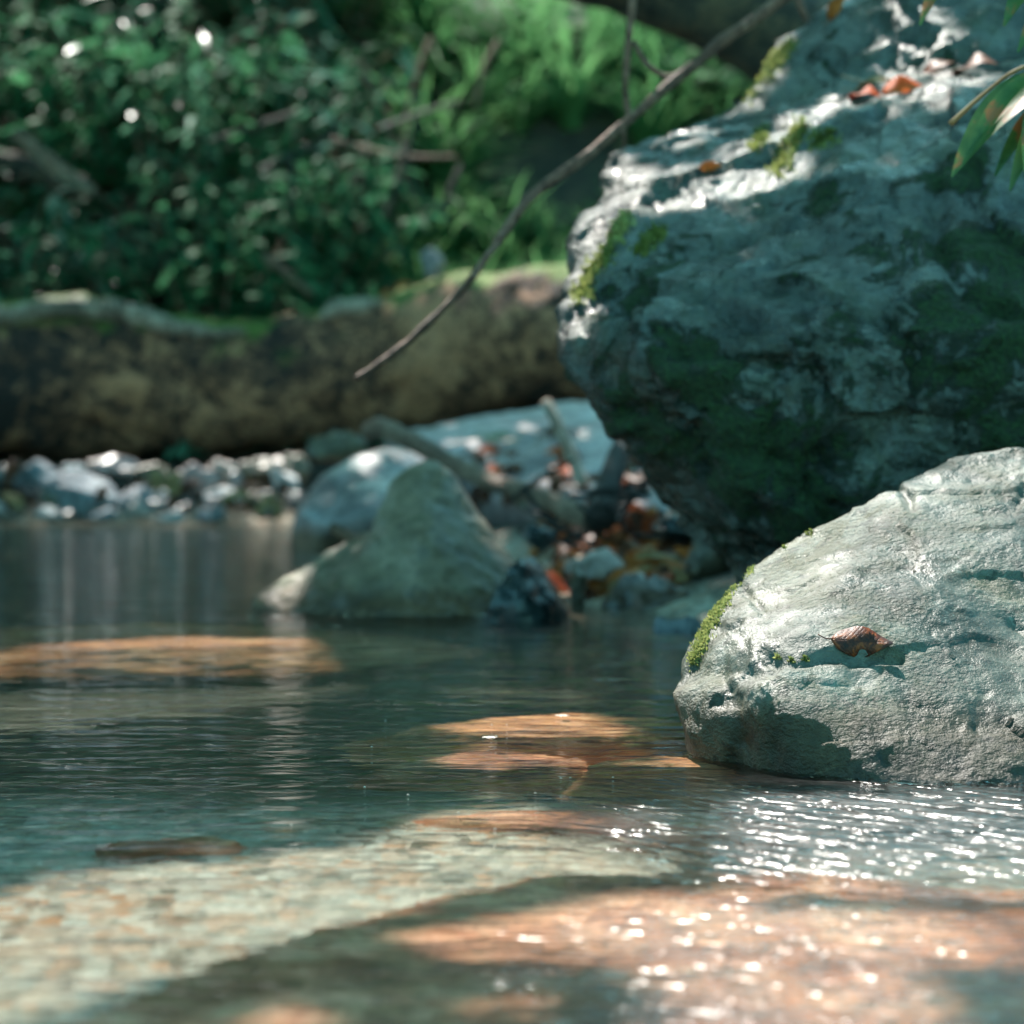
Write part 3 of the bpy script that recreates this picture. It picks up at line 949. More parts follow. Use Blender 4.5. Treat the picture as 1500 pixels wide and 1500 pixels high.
# ------------------------------------------------------------------ leaves
def leaf_shape(length, width, curl=0.15, fold=0.2, n=7, wave=0.0):
    """One leaf blade along +x, lying in xy, folded along its midrib."""
    V, Fc = [], []
    for k in range(n + 1):
        t = k / n
        wd = width * 0.5 * (math.sin(math.pi * min(1, t * 0.93 + 0.05)) ** 0.75) * (1.15 - 0.5 * t) if 0 < k < n else 0.002
        z = -curl * length * (t - 0.4) ** 2 * 2
        wv = wave * width * math.sin(t * 9)
        V += [(t * length, -wd, z + fold * wd + wv), (t * length, 0, z), (t * length, wd, z + fold * wd - wv)]
    for k in range(n):
        b = 3 * k
        Fc += [(b, b + 3, b + 4, b + 1), (b + 1, b + 4, b + 5, b + 2)]
    return np.array(V), Fc


def dry_leaf(label, pos, normal, yaw, length, mat, width=None, fold=0.35, wave=0.1, tilt=0.0, roll=0.0, group=None, curl=0.3, lift=0.004, name="dry_leaf"):
    V, Fc = leaf_shape(length, width or length * 0.5, curl, fold, 10, wave)
    V[:, 0] -= length / 2
    o = mesh_obj(name, V, Fc, mat)
    sm = o.modifiers.new("thickness", 'SOLIDIFY')
    sm.thickness = 0.0008
    n = Vector(normal).normalized()
    q = n.to_track_quat('Z', 'Y').to_matrix().to_4x4()
    o.matrix_world = Matrix.Translation(Vector(pos) + n * lift) @ q @ Matrix.Rotation(yaw, 4, 'Z') @ Matrix.Rotation(tilt, 4, 'Y') @ Matrix.Rotation(roll, 4, 'X')
    # a stalk as a part
    sv, sf = tube([(-length * 0.72, 0.003, 0.004), (-length * 0.6, 0, 0.001), (-length * 0.48, 0, -0.24 * curl * length)], [0.0007, 0.0008, 0.0009], seg=5, steps=3)
    mesh_obj("stalk", sv, sf, mat, o)
    return thing(o, label, "leaf", group)


def wet_leaf_mat():
    t = NT("wet brown veined leaf")
    v = t.coord()
    x, y, z = t.sep(v)
    ay = t.math('ABSOLUTE', y)
    ph = t.math('SUBTRACT', t.math('MULTIPLY', x, 1150.0), t.math('MULTIPLY', ay, 900.0))
    ve = t.math('POWER', t.math('ABSOLUTE', t.math('SINE', t.math('MULTIPLY', ph, 0.5))), 0.35)
    mid = t.step(ay, 0.0004, 0.0014)
    h = t.math('MULTIPLY', ve, mid)
    n = t.noise(v, 70, 5, 0.7)
    c = t.ramp(n, [(0.38, (0.018, 0.007, 0.005)), (0.52, (0.075, 0.018, 0.008)), (0.64, (0.24, 0.055, 0.012))])
    c = t.mix(h, t.mix(1.0, c, (0.72, 0.70, 0.68), 'MULTIPLY'), c)
    t.l(c, t.p.inputs["Base Color"])
    t.p.inputs["Roughness"].default_value = 0.42
    t.p.inputs["Specular IOR Level"].default_value = 0.2
    t.l(t.bump(t.math('ADD', t.math('MULTIPLY', h, 0.22), t.math('MULTIPLY', n, 1.6)), 1.0, 0.0012), t.p.inputs["Normal"])
    return t.m


M['wet_leaf'] = wet_leaf_mat()
T_front = bvh(front_rock)
T_bould = bvh(boulder)
T_bank = bvh(ground, slab, slab2, tan_rock, round_rock)


def hit(tree, px, py):
    o, d = ray(px, py)
    p, n, i, t = tree.ray_cast(o, d)
    if p is None:
        return None, None
    if n.dot(d) > 0:
        n = -n
    return p, n


def surf_leaf(tree, px, py, label, size, mat, yaw, **kw):
    p, n = hit(tree, px, py)
    if p is None:
        return
    return dry_leaf(label, p, n, yaw, size, mat, **kw)


# the brown leaf on the pale rock: pointing right, its tip raised off the stone
p, n = hit(T_front, 1262, 942)
q = (n + Vector((-0.05, -0.55, 0.0))).normalized()
lf = dry_leaf("wet brown leaf stuck on the face of the pale wet rock", p, q, 0, 0.074, M['wet_leaf'], width=0.043, curl=-0.06, lift=0.004, fold=-0.10, wave=0.10)
x_ax = (Vector((1, 0, -0.12)) - q * Vector((1, 0, -0.12)).dot(q)).normalized()
y_ax = q.cross(x_ax)
lf.matrix_world = Matrix((( x_ax.x, y_ax.x, q.x, 0), (x_ax.y, y_ax.y, q.y, 0), (x_ax.z, y_ax.z, q.z, 0), (0, 0, 0, 1))).copy()
lf.matrix_world = Matrix.Translation(p + q * 0.005) @ lf.matrix_world

for a in [(965, 187, "small red orange leaf on the left shoulder of the boulder", 0.055, 'dry_red', 0.4),
          (1038, 244, "orange leaf lying in the glitter on top of the boulder", 0.045, 'dry', 0.1),
          (1320, 134, "bright red leaf, right one of the pile on the boulder", 0.060, 'dry_red', 0.2),
          (1285, 132, "tan leaf in the middle of the pile on the boulder", 0.070, 'dry_tan', 0.3),
          (1268, 148, "red brown leaf, left one of the pile on the boulder", 0.060, 'dry_red', -0.3),
          (1430, 105, "dark brown leaf right of the leaf pile on the boulder", 0.08, 'dry_brown', 0.1),
          (1228, 14, "orange leaf standing on the boulder's upper hump", 0.045, 'dry', 1.0),
          (1045, 152, "brown curled leaf at the boulder's top edge beside the hump", 0.06, 'dry_brown', 0.8),
          (1375, 110, "small dark leaf in the wet hollow of the boulder", 0.06, 'dry_brown', 0.6)]:
    surf_leaf(T_bould, a[0], a[1], a[2], a[3] * (1.35 if a[0] > 1200 else 0.9), M[a[4]], a[5], tilt=-0.2, lift=0.016)
pp, nn = hit(T_bould, 1258, 128)
if pp:
    V, Fc = tube([pp + Vector((-0.035, -0.02, 0.02)), pp + Vector((0, -0.01, 0.012)), pp + Vector((0.035, 0, 0.006))], [0.003, 0.0035, 0.003], seg=8)
    thing(mesh_obj("stick", V, Fc, M['pale_wood'], loc=pp), "short pale stick by the leaf pile on the boulder", "stick")

# leaves on the far log
lp0 = P(590, 421, LD - 0.1)
dry_leaf("orange leaf on top of the fallen log", lp0, (0, -0.4, 1), 0.3, 0.11, M['dry'], tilt=-0.5)
dry_leaf("small orange leaf lying left of another on the fallen log", P(567, 430, LD - 0.12), (0, -0.4, 1), 0.9, 0.08, M['dry'], tilt=-0.3)

# leaf litter below the boulder
r = random.Random(11)
for k in range(130):
    px, py = r.uniform(795, 1010), r.uniform(765, 880)
    if py > 905 - 0.3 * abs(px - 900) or (px > 985 and py > 830):
        continue
    p, n = hit(T_bank, px, py)
    if p is None or p.y > 7.6:
        continue
    m = r.choice(['dry', 'dry_red', 'dry_brown', 'dry', 'dry_tan', 'dry_brown'])
    dry_leaf("%s dead leaf in the litter between the dark rock and the boulder" % {'dry': 'orange', 'dry_red': 'red', 'dry_brown': 'brown', 'dry_tan': 'tan'}[m],
             p, (n + Vector((r.uniform(-.4, .4), -0.5, 0.4))), r.uniform(0, 6.28), r.uniform(0.08, 0.13), M[m], tilt=r.uniform(-.4, .4),
             group={'dry': 'orange', 'dry_red': 'red', 'dry_brown': 'brown', 'dry_tan': 'tan'}[m] + " leaves in the litter below the boulder", lift=r.uniform(0.01, 0.05))

r = random.Random(19)
for k in range(34):
    p, n = hit(T_bank, r.uniform(660, 1010), r.uniform(635, 750))
    if p is None or p.y > 9.6 or p.y < 6:
        continue
    dry_leaf("brown dead leaf lying on the pale slabs under the log", p, n + Vector((r.uniform(-.3, .3), -0.3, 0.3)), r.uniform(0, 6.28), r.uniform(0.09, 0.15),
             M[r.choice(['dry_brown', 'dry_brown', 'dry_red'])], tilt=r.uniform(-.3, .3), group="brown leaves on the pale slabs", lift=r.uniform(0.01, 0.03))
r = random.Random(29)
for k in range(16):
    dry_leaf("brown dead leaf caught among the far bank cobbles", P(r.uniform(10, 440), r.uniform(690, 745), 9.36), (r.uniform(-.4, .4), -0.6, 0.8), r.uniform(0, 6.28), r.uniform(0.09, 0.14),
             M[r.choice(['dry_brown', 'dry_tan'])], tilt=r.uniform(-.3, .3), group="brown leaves among the far bank cobbles")

# blossoms and specks afloat
def blossom(px, py, size, label, group=None):
    o, dr = ray(px, py)
    c = o + dr * ((0.003 - o.z) / dr.z)
    parts = []
    for k in range(7):
        v, f = leaf_shape(size, size * 0.6, 0.2, 0.3, 5)
        a = k * 2 * math.pi / 7
        R = np.array([[math.cos(a), -math.sin(a), 0], [math.sin(a), math.cos(a), 0], [0, 0, 1]])
        v = v + np.array([size * 0.1, 0, 0])
        v[:, 2] += v[:, 0] * 0.3
        parts.append((v @ R.T, f))
    V, Fc = join(parts)
    ob = mesh_obj("blossom", V, Fc, M['blossom'])
    ob.location = c
    return thing(ob, label, "blossom", group)


blossom(823, 1050, 0.009, "white blossom floating alone, nearest the pale wet rock")
blossom(717, 1082, 0.009, "white blossom floating at the left end of the orange sunken stone")
r = random.Random(3)
for k in range(14):
    o, dr = ray(r.uniform(420, 900), r.uniform(1050, 1240))
    c = o + dr * ((0.001 - o.z) / dr.z)
    v, f = tube([(-0.0012, 0, 0), (0, 0, 0.0009), (0.0012, 0.0004, 0)], [0.0004, 0.0006, 0.0004], seg=6, steps=2)
    ob = mesh_obj("floating_speck", v, f, M['blossom'])
    ob.location = c
    thing(ob, "tiny pale speck of petal drifting on the pool", "speck", "petal specks drifting on the pool")


# ------------------------------------------------------------------ moss tufts on the rocks
def moss_part(parent, tree, pix, size=0.006, n_each=26, spread=14, mat='moss'):
    parts = []
    r = random.Random(len(pix) * 13 + n_each)
    for px, py in pix:
        for _ in range(n_each):
            p, n = hit(tree, px + r.gauss(0, spread), py + r.gauss(0, spread))
            if p is None:
                continue
            s = size * r.uniform(0.5, 1.4)
            d = (n + Vector((r.uniform(-.7, .7), r.uniform(-.7, .7), r.uniform(-.2, .9)))).normalized()
            a = d.orthogonal().normalized()
            a = Matrix.Rotation(r.uniform(0, 6.28), 3, d) @ a
            p = p - parent.location - n * s * 0.2
            parts.append((np.array([tuple(p + a * s * .25), tuple(p - a * s * .25), tuple(p + d * s * 0.7 - a * s * .32), tuple(p + d * s * 1.3), tuple(p + d * s * 0.7 + a * s * .32)]), [(0, 1, 2, 3, 4)]))
    if parts:
        V, Fc = join(parts)
        mo = mesh_obj("moss", V, Fc, M[mat], parent, smooth=False)
        mo["kind"] = "stuff"


def moss_parts(parent, tree, clusters, size, n_each, spread):
    for c in clusters:
        moss_part(parent, tree, c, size, n_each, spread)


moss_parts(front_rock, T_front, [[(1016, 968), (1019, 958), (1022, 950), (1026, 940), (1030, 930), (1034, 920), (1036, 912), (1040, 902), (1044, 894), (1048, 888), (1054, 880), (1060, 871), (1066, 865), (1073, 857), (1080, 849), (1086, 842), (1092, 834), (1098, 828),
                                  (1026, 950), (1034, 935), (1044, 912), (1050, 898), (1060, 884), (1064, 875)]], 0.0038, 95, 4.5)
moss_parts(front_rock, T_front, [[(1140, 963)], [(1160, 968)], [(1180, 966)], [(1148, 800)], [(1186, 781)]], 0.0035, 40, 3)
moss_parts(boulder, T_bould, [[(850, 436), (856, 424), (862, 412), (868, 400), (875, 390), (884, 380), (892, 368)], [(940, 368), (948, 358), (956, 350), (966, 342)], [(902, 348), (908, 336), (916, 322)]], 0.008, 90, 6)
moss_parts(boulder, T_bould, [[(1142, 248), (1150, 232), (1158, 214), (1166, 200), (1172, 186)], [(1196, 206), (1206, 202), (1216, 199)], [(1108, 212), (1116, 198)],
                              [(1088, 138), (1098, 128), (1108, 118), (1118, 107), (1128, 97), (1136, 88), (1144, 79), (1154, 68)]], 0.008, 90, 7)


# ------------------------------------------------------------------ plants
def blade(V, Fc, base, yaw, length, width, lean, droop, n=6):
    b = len(V)
    dx, dy = math.cos(yaw), math.sin(yaw)
    px_, pz = 0.0, 0.0
    ang = math.pi / 2 - lean
    st = length / n
    for k in range(n + 1):
        t = k / n
        wd = width * (1 - t ** 2.2) * 0.5 + 0.0005
        c = (base[0] + dx * px_, base[1] + dy * px_, base[2] + pz)
        V += [(c[0] - dy * wd, c[1] + dx * wd, c[2]), (c[0] + dy * wd, c[1] - dx * wd, c[2])]
        px_ += math.cos(ang) * st
        pz += math.sin(ang) * st
        ang -= droop / n
    for k in range(n):
        Fc.append((b + 2 * k, b + 2 * k + 1, b + 2 * k + 3, b + 2 * k + 2))


def add_leaf(V, Fc, pos, dirv, length, width, nrm):
    d = Vector(dirv).normalized()
    s = d.cross(Vector(nrm))
    if s.length < 0.05:
        s = d.orthogonal()
    s.normalize()
    u = s.cross(d)
    b = len(V)
    p = Vector(pos)
    for t, wq, h in ((0, 0.05, 0), (0.3, 0.9, 0.03), (0.6, 0.85, 0.02), (1.0, 0.03, -0.12)):
        c = p + d * (t * length) + u * (h * length)
        V += [tuple(c - s * (wq * width / 2)), tuple(c + s * (wq * width / 2))]
    for k in range(3):
        Fc.append((b + 2 * k, b + 2 * k + 1, b + 2 * k + 3, b + 2 * k + 2))


def make_plant(kind, seed):
    r = random.Random(seed)
    V, Fc, S = [], [], []
    if kind == 'grass':
        for _ in range(70):
            a = r.uniform(0, 6.28)
            blade(V, Fc, (0.06 * math.cos(a) * r.random(), 0.06 * math.sin(a) * r.random(), 0), a, r.uniform(0.35, 0.75), r.uniform(0.014, 0.030), r.uniform(0.1, 0.7), r.uniform(0.9, 2.3))
        S.append(tube([(0, 0, -0.05), (0, 0, 0.05)], [0.03, 0.02], seg=8, steps=2))
    elif kind == 'fern':
        for k in range(11):
            a = k * 0.571 * 1.0 + r.uniform(-.2, .2)
            L = r.uniform(0.4, 0.7)
            lean, droop = r.uniform(0.3, 0.9), r.uniform(0.7, 1.4)
            ang = math.pi / 2 - lean
            x = z = 0.0
            pts = []
            for q in range(15):
                pts.append((math.cos(a) * x, math.sin(a) * x, z))
                if q > 2:
                    t = q / 15
                    ll = 0.16 * math.sin(math.pi * (t * 0.8 + 0.15)) * (L / 0.6)
                    for sgn in (-1, 1):
                        dv = (-math.sin(a) * sgn + math.cos(a) * 0.45, math.cos(a) * sgn + math.sin(a) * 0.45, -0.15)
                        add_leaf(V, Fc, pts[-1], dv, ll, 0.035, (0, 0, 1))
                x += math.cos(ang) * L / 15
                z += math.sin(ang) * L / 15
                ang -= droop / 15
            S.append(tube(pts[::3], [0.004] * len(pts[::3]), seg=5, steps=2))
    elif kind == 'shrub':
        for k in range(16):
            a = r.uniform(0, 6.28)
            L = r.uniform(0.45, 0.95)
            ln = r.uniform(0.1, 0.85)
            tip = Vector((math.cos(a) * math.sin(ln), math.sin(a) * math.sin(ln), math.cos(ln))) * L
            pts = [tip * t + Vector((r.uniform(-.03, .03), r.uniform(-.03, .03), 0)) for t in (0, .35, .7, 1)]
            S.append(tube(pts, [0.008, 0.006, 0.004, 0.002], seg=5, steps=2))
            for _ in range(26):
                t = r.uniform(0.25, 1.02)
                dv = (r.gauss(0, 1), r.gauss(0, 1), r.gauss(-0.1, 0.5))
                add_leaf(V, Fc, tip * t + Vector((r.gauss(0, .03), r.gauss(0, .03), r.gauss(0, .03))), dv, r.uniform(0.08, 0.16), r.uniform(0.035, 0.065), (r.gauss(0, .5), r.gauss(0, .5), 1))
    elif kind == 'bamboo':
        for k in range(7):
            a = r.uniform(0, 6.28)
            L = r.uniform(0.5, 1.0)
            ln = r.uniform(0.15, 0.8)
            tip = Vector((math.cos(a) * math.sin(ln), math.sin(a) * math.sin(ln), math.cos(ln))) * L
            S.append(tube([(0, 0, 0), tip * 0.5 + Vector((0, 0, .03)), tip], [0.006, 0.005, 0.003], seg=5, steps=3))
            for _ in range(9):
                b = r.uniform(0, 6.28)
                add_leaf(V, Fc, tip * r.uniform(0.5, 1.0), (math.cos(b), math.sin(b), r.uniform(-0.7, 0.2)), r.uniform(0.18, 0.30), r.uniform(0.025, 0.045), (r.gauss(0, .3), r.gauss(0, .3), 1))
    elif kind == 'broad':
        for k in range(9):
            a = r.uniform(0, 6.28)
            ln = r.uniform(0.2, 1.0)
            L = r.uniform(0.18, 0.4)
            tip = Vector((math.cos(a) * math.sin(ln), math.sin(a) * math.sin(ln), math.cos(ln))) * L
            S.append(tube([(0, 0, 0), tip * 0.5 + Vector((0, 0, .02)), tip], [0.005, 0.004, 0.003], seg=5, steps=2))
            for q in range(4):
                b = a + r.uniform(-1.6, 1.6)
                add_leaf(V, Fc, tip * r.uniform(.6, 1), (math.cos(b), math.sin(b), r.uniform(-0.4, 0.1)), r.uniform(0.10, 0.16), r.uniform(0.08, 0.11), (0, 0, 1))
    sv, sf = join(S)
    return V, Fc, sv, sf


def plant_proto(kind, name, mat, seed):
    V, Fc, sv, sf = make_plant(kind, seed)
    root = bpy.data.objects.new(name, None)
    root.empty_display_size = 0.1
    COL.objects.link(root)
    mesh_obj("leaves", V, Fc, mat, root)
    mesh_obj("stem", sv, sf, M['branch'], root)
    return root


def copy_tree(o):
    c = o.copy()
    COL.objects.link(c)
    for ch in o.children:
        k = ch.copy()
        COL.objects.link(k)
        k.parent = c
    return c


protos = {}
for kind, name, m in (('grass', 'grass_tuft', 'grass'), ('fern', 'fern', 'fern'), ('shrub', 'leafy_shrub', 'shrub'), ('bamboo', 'dwarf_bamboo', 'bamboo'), ('broad', 'broadleaf_plant', 'bamboo')):
    protos[kind] = [plant_proto(kind, name, M[m], 100 + s) for s in range(3)]
used = set()
r = random.Random(21)


def plant(kind, px, y, label, cat, group=None, sc=1.0, sink=0.0):
    v = r.randrange(3)
    x = (px - 750) / F * y
    pr = protos[kind][v]
    if (kind, v) in used:
        o = copy_tree(pr)
    else:
        o = pr
        used.add((kind, v))
    o.location = (x, y, tz(x, y) - 0.02 - sink)
    o.rotation_euler = (r.uniform(-.15, .35), r.uniform(-.2, .2), r.uniform(0, 6.28))
    s = sc * r.uniform(0.75, 1.25)
    o.scale = (s, s, s)
    return thing(o, label, cat, group)


for k in range(140):
    plant('grass', r.uniform(470, 1180), r.choice([r.uniform(10.95, 12.2), r.uniform(11.5, 13.9)]), "arching green grass tuft on the bright slope between the log and the boulder", "grass tuft",
          "grass tufts on the bright slope", 0.8)
for k in range(16):
    plant('fern', r.uniform(560, 1100), r.uniform(11.2, 13.6), "green fern among the grass tufts on the bright slope", "fern", "ferns on the bright slope", 0.75)
for k in range(30):
    plant('shrub', r.uniform(-150, 500), r.uniform(11.1, 14.2), "dark green leafy shrub on the shaded slope left of the grass", "shrub", "leafy shrubs on the shaded slope", 0.95)
for k in range(34):
    plant('fern', r.uniform(-100, 600), r.uniform(11.0, 13.8), "dark fern on the shaded slope behind the left half of the log", "fern", "ferns on the shaded slope", 0.9)
for k in range(40):
    plant('bamboo', r.uniform(-120, 500), r.uniform(11.2, 13.6), "dwarf bamboo with long bluish leaves on the shaded slope", "bamboo", "dwarf bamboos on the shaded slope", 0.9)
for k in range(34):
    plant('grass', r.uniform(-120, 480), r.uniform(11.1, 13.2), "dark grass tuft on the shaded slope behind the left half of the log", "grass tuft", "grass tufts on the shaded slope", 0.75)
plant('broad', 385, 10.95, "light green seedling with paired round leaves just above the log", "plant", None, 1.0)
for px in (270, 310, 460, 520):
    plant('broad', px, 10.75, "low plant with round leaves against the back of the log", "plant", "round leaved plants behind the log", 0.8)
pebble("stone", "small round grey stone sitting behind the log top", 630, 388, 10.75, 22, 24, M['grey_rock'], seed=50)

r = random.Random(33)
for k in range(14):
    px, py = r.uniform(380, 720), r.uniform(20, 330)
    a = r.choice([r.uniform(-0.6, 0.3), r.uniform(1.2, 2.0)])
    L = r.uniform(90, 200)
    q = [(px - L * math.cos(a) / 2, py - L * math.sin(a) / 2, 4.5), (px + r.uniform(-14, 14), py + r.uniform(-14, 14), 4), (px + L * math.cos(a) / 2, py + L * math.sin(a) / 2, 2.5)]
    stick("thin dead stem hanging in the undergrowth above the log", q, r.uniform(11.0, 11.8) + (300 - py) / 300 * 0.9, M['branch' if k % 3 == 0 else 'twig'], "dead_stem", group="dead stems in the undergrowth", seg=6)

for kind in protos:
    for v in range(3):
        if (kind, v) not in used:
            for ob in list(protos[kind][v].children) + [protos[kind][v]]:
                bpy.data.objects.remove(ob)

# bamboo leaves hanging in from the right, close to the boulder
FD = 3.75
f0 = P(1640, 60, FD)
fb = empty("bamboo_spray", f0, "spray of narrow green leaves with orange tips hanging in at the right edge", "bamboo")


def fore_mat():
    t = NT("green leaf with browned tips")
    v = t.coord()
    n = t.noise(v, 14, 4, 0.6)
    c = t.ramp(n, [(0.40, (0.035, 0.10, 0.022)), (0.54, (0.075, 0.15, 0.035)), (0.60, (0.34, 0.13, 0.04))])
    t.l(c, t.p.inputs["Base Color"])
    t.p.inputs["Roughness"].default_value = 0.4
    tr = t.n("BsdfTranslucent")
    t.l(c, tr.inputs[0])
    ms = t.n("MixShader")
    ms.inputs[0].default_value = 0.4
    t.l(t.p.outputs[0], ms.inputs[1])
    t.l(tr.outputs[0], ms.inputs[2])
    t.l(ms.outputs[0], t.out.inputs[0])
    return t.m


M['fore'] = fore_mat()
V, Fc = tube([P(1900, 420, FD + .15), P(1720, 160, FD + .05), P(1600, 70, FD), P(1500, 98, FD), P(1450, 130, FD + .02), P(1392, 182, FD + .03)], [0.006, 0.005, 0.004, 0.003, 0.0025, 0.0045], seg=8)
mesh_obj("stem", V - np.array(f0), Fc, M['dry_tan'], fb)
for (x0, y0, x1, y1, wpx, sd) in [(1530, 96, 1390, 236, 40, 0.0), (1540, 108, 1430, 196, 34, 0.05), (1560, 120, 1475, 262, 26, 0.02), (1545, 110, 1500, 250, 34, -0.03), (1520, -40, 1470, 24, 22, 0.04), (1400, -60, 1346, 22, 18, 0.1), (1560, -20, 1490, 60, 22, 0.0), (1620, 100, 1440, 150, 16, 0.06), (1535, 92, 1412, 205, 26, -0.05), (1550, 130, 1455, 240, 22, 0.07)]:
    a, b = P(x0, y0, FD + sd), P(x1, y1, FD + sd - 0.06)
    L = (b - a).length
    v, f = leaf_shape(L, 1.5 * wpx / F * FD, 0.22, 0.35, 12)
    d = (b - a).normalized()
    nrm = Vector((-0.25, -0.75, 0.6))
    s = nrm.cross(d).normalized()
    u = d.cross(s)
    R = np.array([tuple(d), tuple(s), tuple(u)])
    mesh_obj("leaf", v @ R + np.array(a - f0), f, M['fore'], fb)

# sunlight really refracts through the water on to what lies under it
sun.cycles.is_caustics_light = True
water.cycles.is_caustics_caster = True
for ob in COL.objects:
    if ob.name.startswith(("streambed", "submerged")):
        ob.cycles.is_caustics_receiver = True

# ------------------------------------------------------------------ unseen trees, leaves placed to shade the stream and gapped for sun patches
LIT = []


def lit(px, py, d, rad):
    LIT.append((P(px, py, d), rad))


def lit_z(px, py, z, rad):
    o, dr = ray(px, py)
    LIT.append((o + dr * ((z - o.z) / dr.z), rad))


for px, py, d in [(900, 245, 4.95), (940, 260, 4.8), (960, 300, 4.7), (1000, 270, 4.7), (1050, 250, 4.7), (1010, 215, 5.0), (1100, 230, 4.75), (1150, 250, 4.65), (1180, 215, 4.8), (1240, 200, 4.8), (1300, 180, 4.75),
                  (1350, 150, 4.8), (1400, 140, 4.75), (1450, 130, 4.8), (1330, 110, 4.95), (1380, 90, 5.0), (860, 420, 4.55), (875, 380, 4.65), (845, 460, 4.45)]:
    lit(px, py, d, 0.042)
for px, py, d in [(1130, 78, 5.25), (1240, 6, 5.3), (1095, 118, 5.22), (530, 550, 4.93), (560, 532, 4.93), (590, 505, 4.95), (640, 460, 4.95)]:
    lit(px, py, d, 0.04)
for px, py, d in [(1060, 900, 3.3), (1040, 950, 3.25), (1100, 880, 3.3), (1120, 930, 3.15), (1080, 1000, 3.1), (1150, 850, 3.35), (1180, 960, 3.1), (1220, 880, 3.2), (1260, 940, 3.1), (1300, 850, 3.25), (1320, 980, 3.05), (1200, 1040, 3.03),
                  (1380, 900, 3.15), (1400, 820, 3.25), (1440, 980, 3.05), (1460, 880, 3.15), (1500, 930, 3.1), (1350, 1060, 3.0), (1500, 1060, 3.0), (1550, 850, 3.2), (1580, 980, 3.1), (1260, 1080, 3.0), (1400, 720, 3.45), (1480, 700, 3.5)]:
    lit(px, py, d, 0.05)
lit(1440, 170, 3.72, 0.06)
lit(1490, 180, 3.72, 0.05)
for px, py, d in [(1130, 825, 3.42), (1200, 790, 3.45), (1270, 765, 3.45), (1240, 830, 3.35), (1340, 770, 3.4), (1420, 760, 3.4)]:
    lit(px, py, d, 0.05)
lit(820, 640, 7.0, 0.06)
lit(845, 690, 7.0, 0.06)
for px in range(20, 450, 40):
    lit(px, 700 + (px % 3) * 12, 9.8, 0.13)
for px, py, d in [(540, 680, 8.15), (590, 665, 8.2), (740, 640, 8.6), (690, 650, 8.6), (960, 690, 7.0), (1010, 720, 6.8), (850, 690, 7.9)]:
    lit(px, py, d, 0.015)
for px, py, d in [(420, 855, 5.5), (490, 812, 5.57), (700, 765, 5.55)]:
    lit(px, py, d, 0.012)
for px, py in [(60, 448), (140, 440), (230, 470), (300, 485), (380, 470), (480, 450), (560, 430), (640, 412), (730, 398), (820, 386)]:
    lit(px, py, 10.15, 0.12 if px < 600 else 0.04)
for px, py, d in [(700, 330, 11.6), (760, 300, 11.8), (820, 280, 12), (700, 260, 12), (860, 220, 12.2), (780, 200, 12.4), (850, 130, 12.8), (930, 120, 12.8), (660, 360, 11.4), (800, 360, 11.4), (980, 150, 12.6), (740, 120, 12.9), (840, 60, 13.2), (930, 60, 13.2), (640, 300, 11.7), (1030, 170, 12.5), (720, 390, 11.2), (900, 330, 11.2), (870, 250, 11.6), (950, 230, 11.9), (1000, 250, 11.8), (840, 380, 11.0), (600, 200, 12.2), (620, 120, 12.8)]:
    lit(px, py, d, 0.45)
for px, py, d in [(50, 25, 13.2), (230, 60, 13), (300, 80, 12.8), (210, 320, 11.6), (390, 330, 11.2), (580, 90, 13), (130, 150, 12.4)]:
    lit(px, py, d, 0.12)
for px, py, d in [(200, 180, 12.2), (330, 230, 12.0), (430, 120, 12.6), (90, 330, 11.6), (450, 330, 11.5), (300, 380, 11.3), (520, 220, 12.2), (60, 90, 12.9)]:
    lit(px, py, d, 0.26)

LP = np.array([tuple(p) for p, _ in LIT])
LR = np.array([q for _, q in LIT])
s_ = np.array(SUN)


def clear(Q, margin):
    """True where a leaf would not stand in one of the gaps the sun falls through."""
    ok = np.ones(len(Q), bool)
    for p, rad in zip(LP, LR):
        dlt = Q - p
        t = dlt @ s_
        dist = np.linalg.norm(dlt - t[:, None] * s_, axis=1)
        ok &= ~((dist < rad + margin) & (t > 0))
    return ok


# patches of the bed and of the surface that the sun reaches, outlined at (pixel, pixel) on a level plane
POLY = [
    (-0.10, [(-80, 1310), (120, 1268), (360, 1255), (640, 1215), (820, 1192), (1010, 1225), (1030, 1262), (1000, 1285), (830, 1305), (640, 1345), (380, 1395), (200, 1432), (0, 1485), (-80, 1500)]),
    (-0.04, [(580, 1362), (850, 1312), (1050, 1308), (1130, 1333), (1580, 1335), (1580, 1428), (1150, 1430), (900, 1402), (650, 1392)]),
    (0.0, [(950, 1360), (1340, 1380), (1380, 1520), (960, 1520)]), (0.0, [(1090, 1165), (1540, 1160), (1540, 1290), (1060, 1290)]),
    (0.0, [(715, 1410), (765, 1410), (765, 1440), (715, 1440)]), (0.0, [(360, 1435), (410, 1435), (410, 1465), (360, 1465)]),
    (-0.03, [(650, 1060), (830, 1036), (1020, 1108), (660, 1118)]), (-0.03, [(890, 1124), (1050, 1116), (1070, 1146), (895, 1150)]), (-0.07, [(640, 1155), (780, 1148), (775, 1212), (540, 1205)]),
    (-0.03, [(-60, 1000), (-60, 950), (250, 934), (460, 934), (460, 952), (200, 980)]),
]


def in_poly(px, py, poly):
    c = np.zeros(len(px), bool)
    n = len(poly)
    for a in range(n):
        x1, y1 = poly[a]
        x2, y2 = poly[(a + 1) % n]
        if y1 == y2:
            continue
        k = ((y1 > py) != (y2 > py)) & (px < (x2 - x1) * (py - y1) / (y2 - y1) + x1)
        c ^= k
    return c


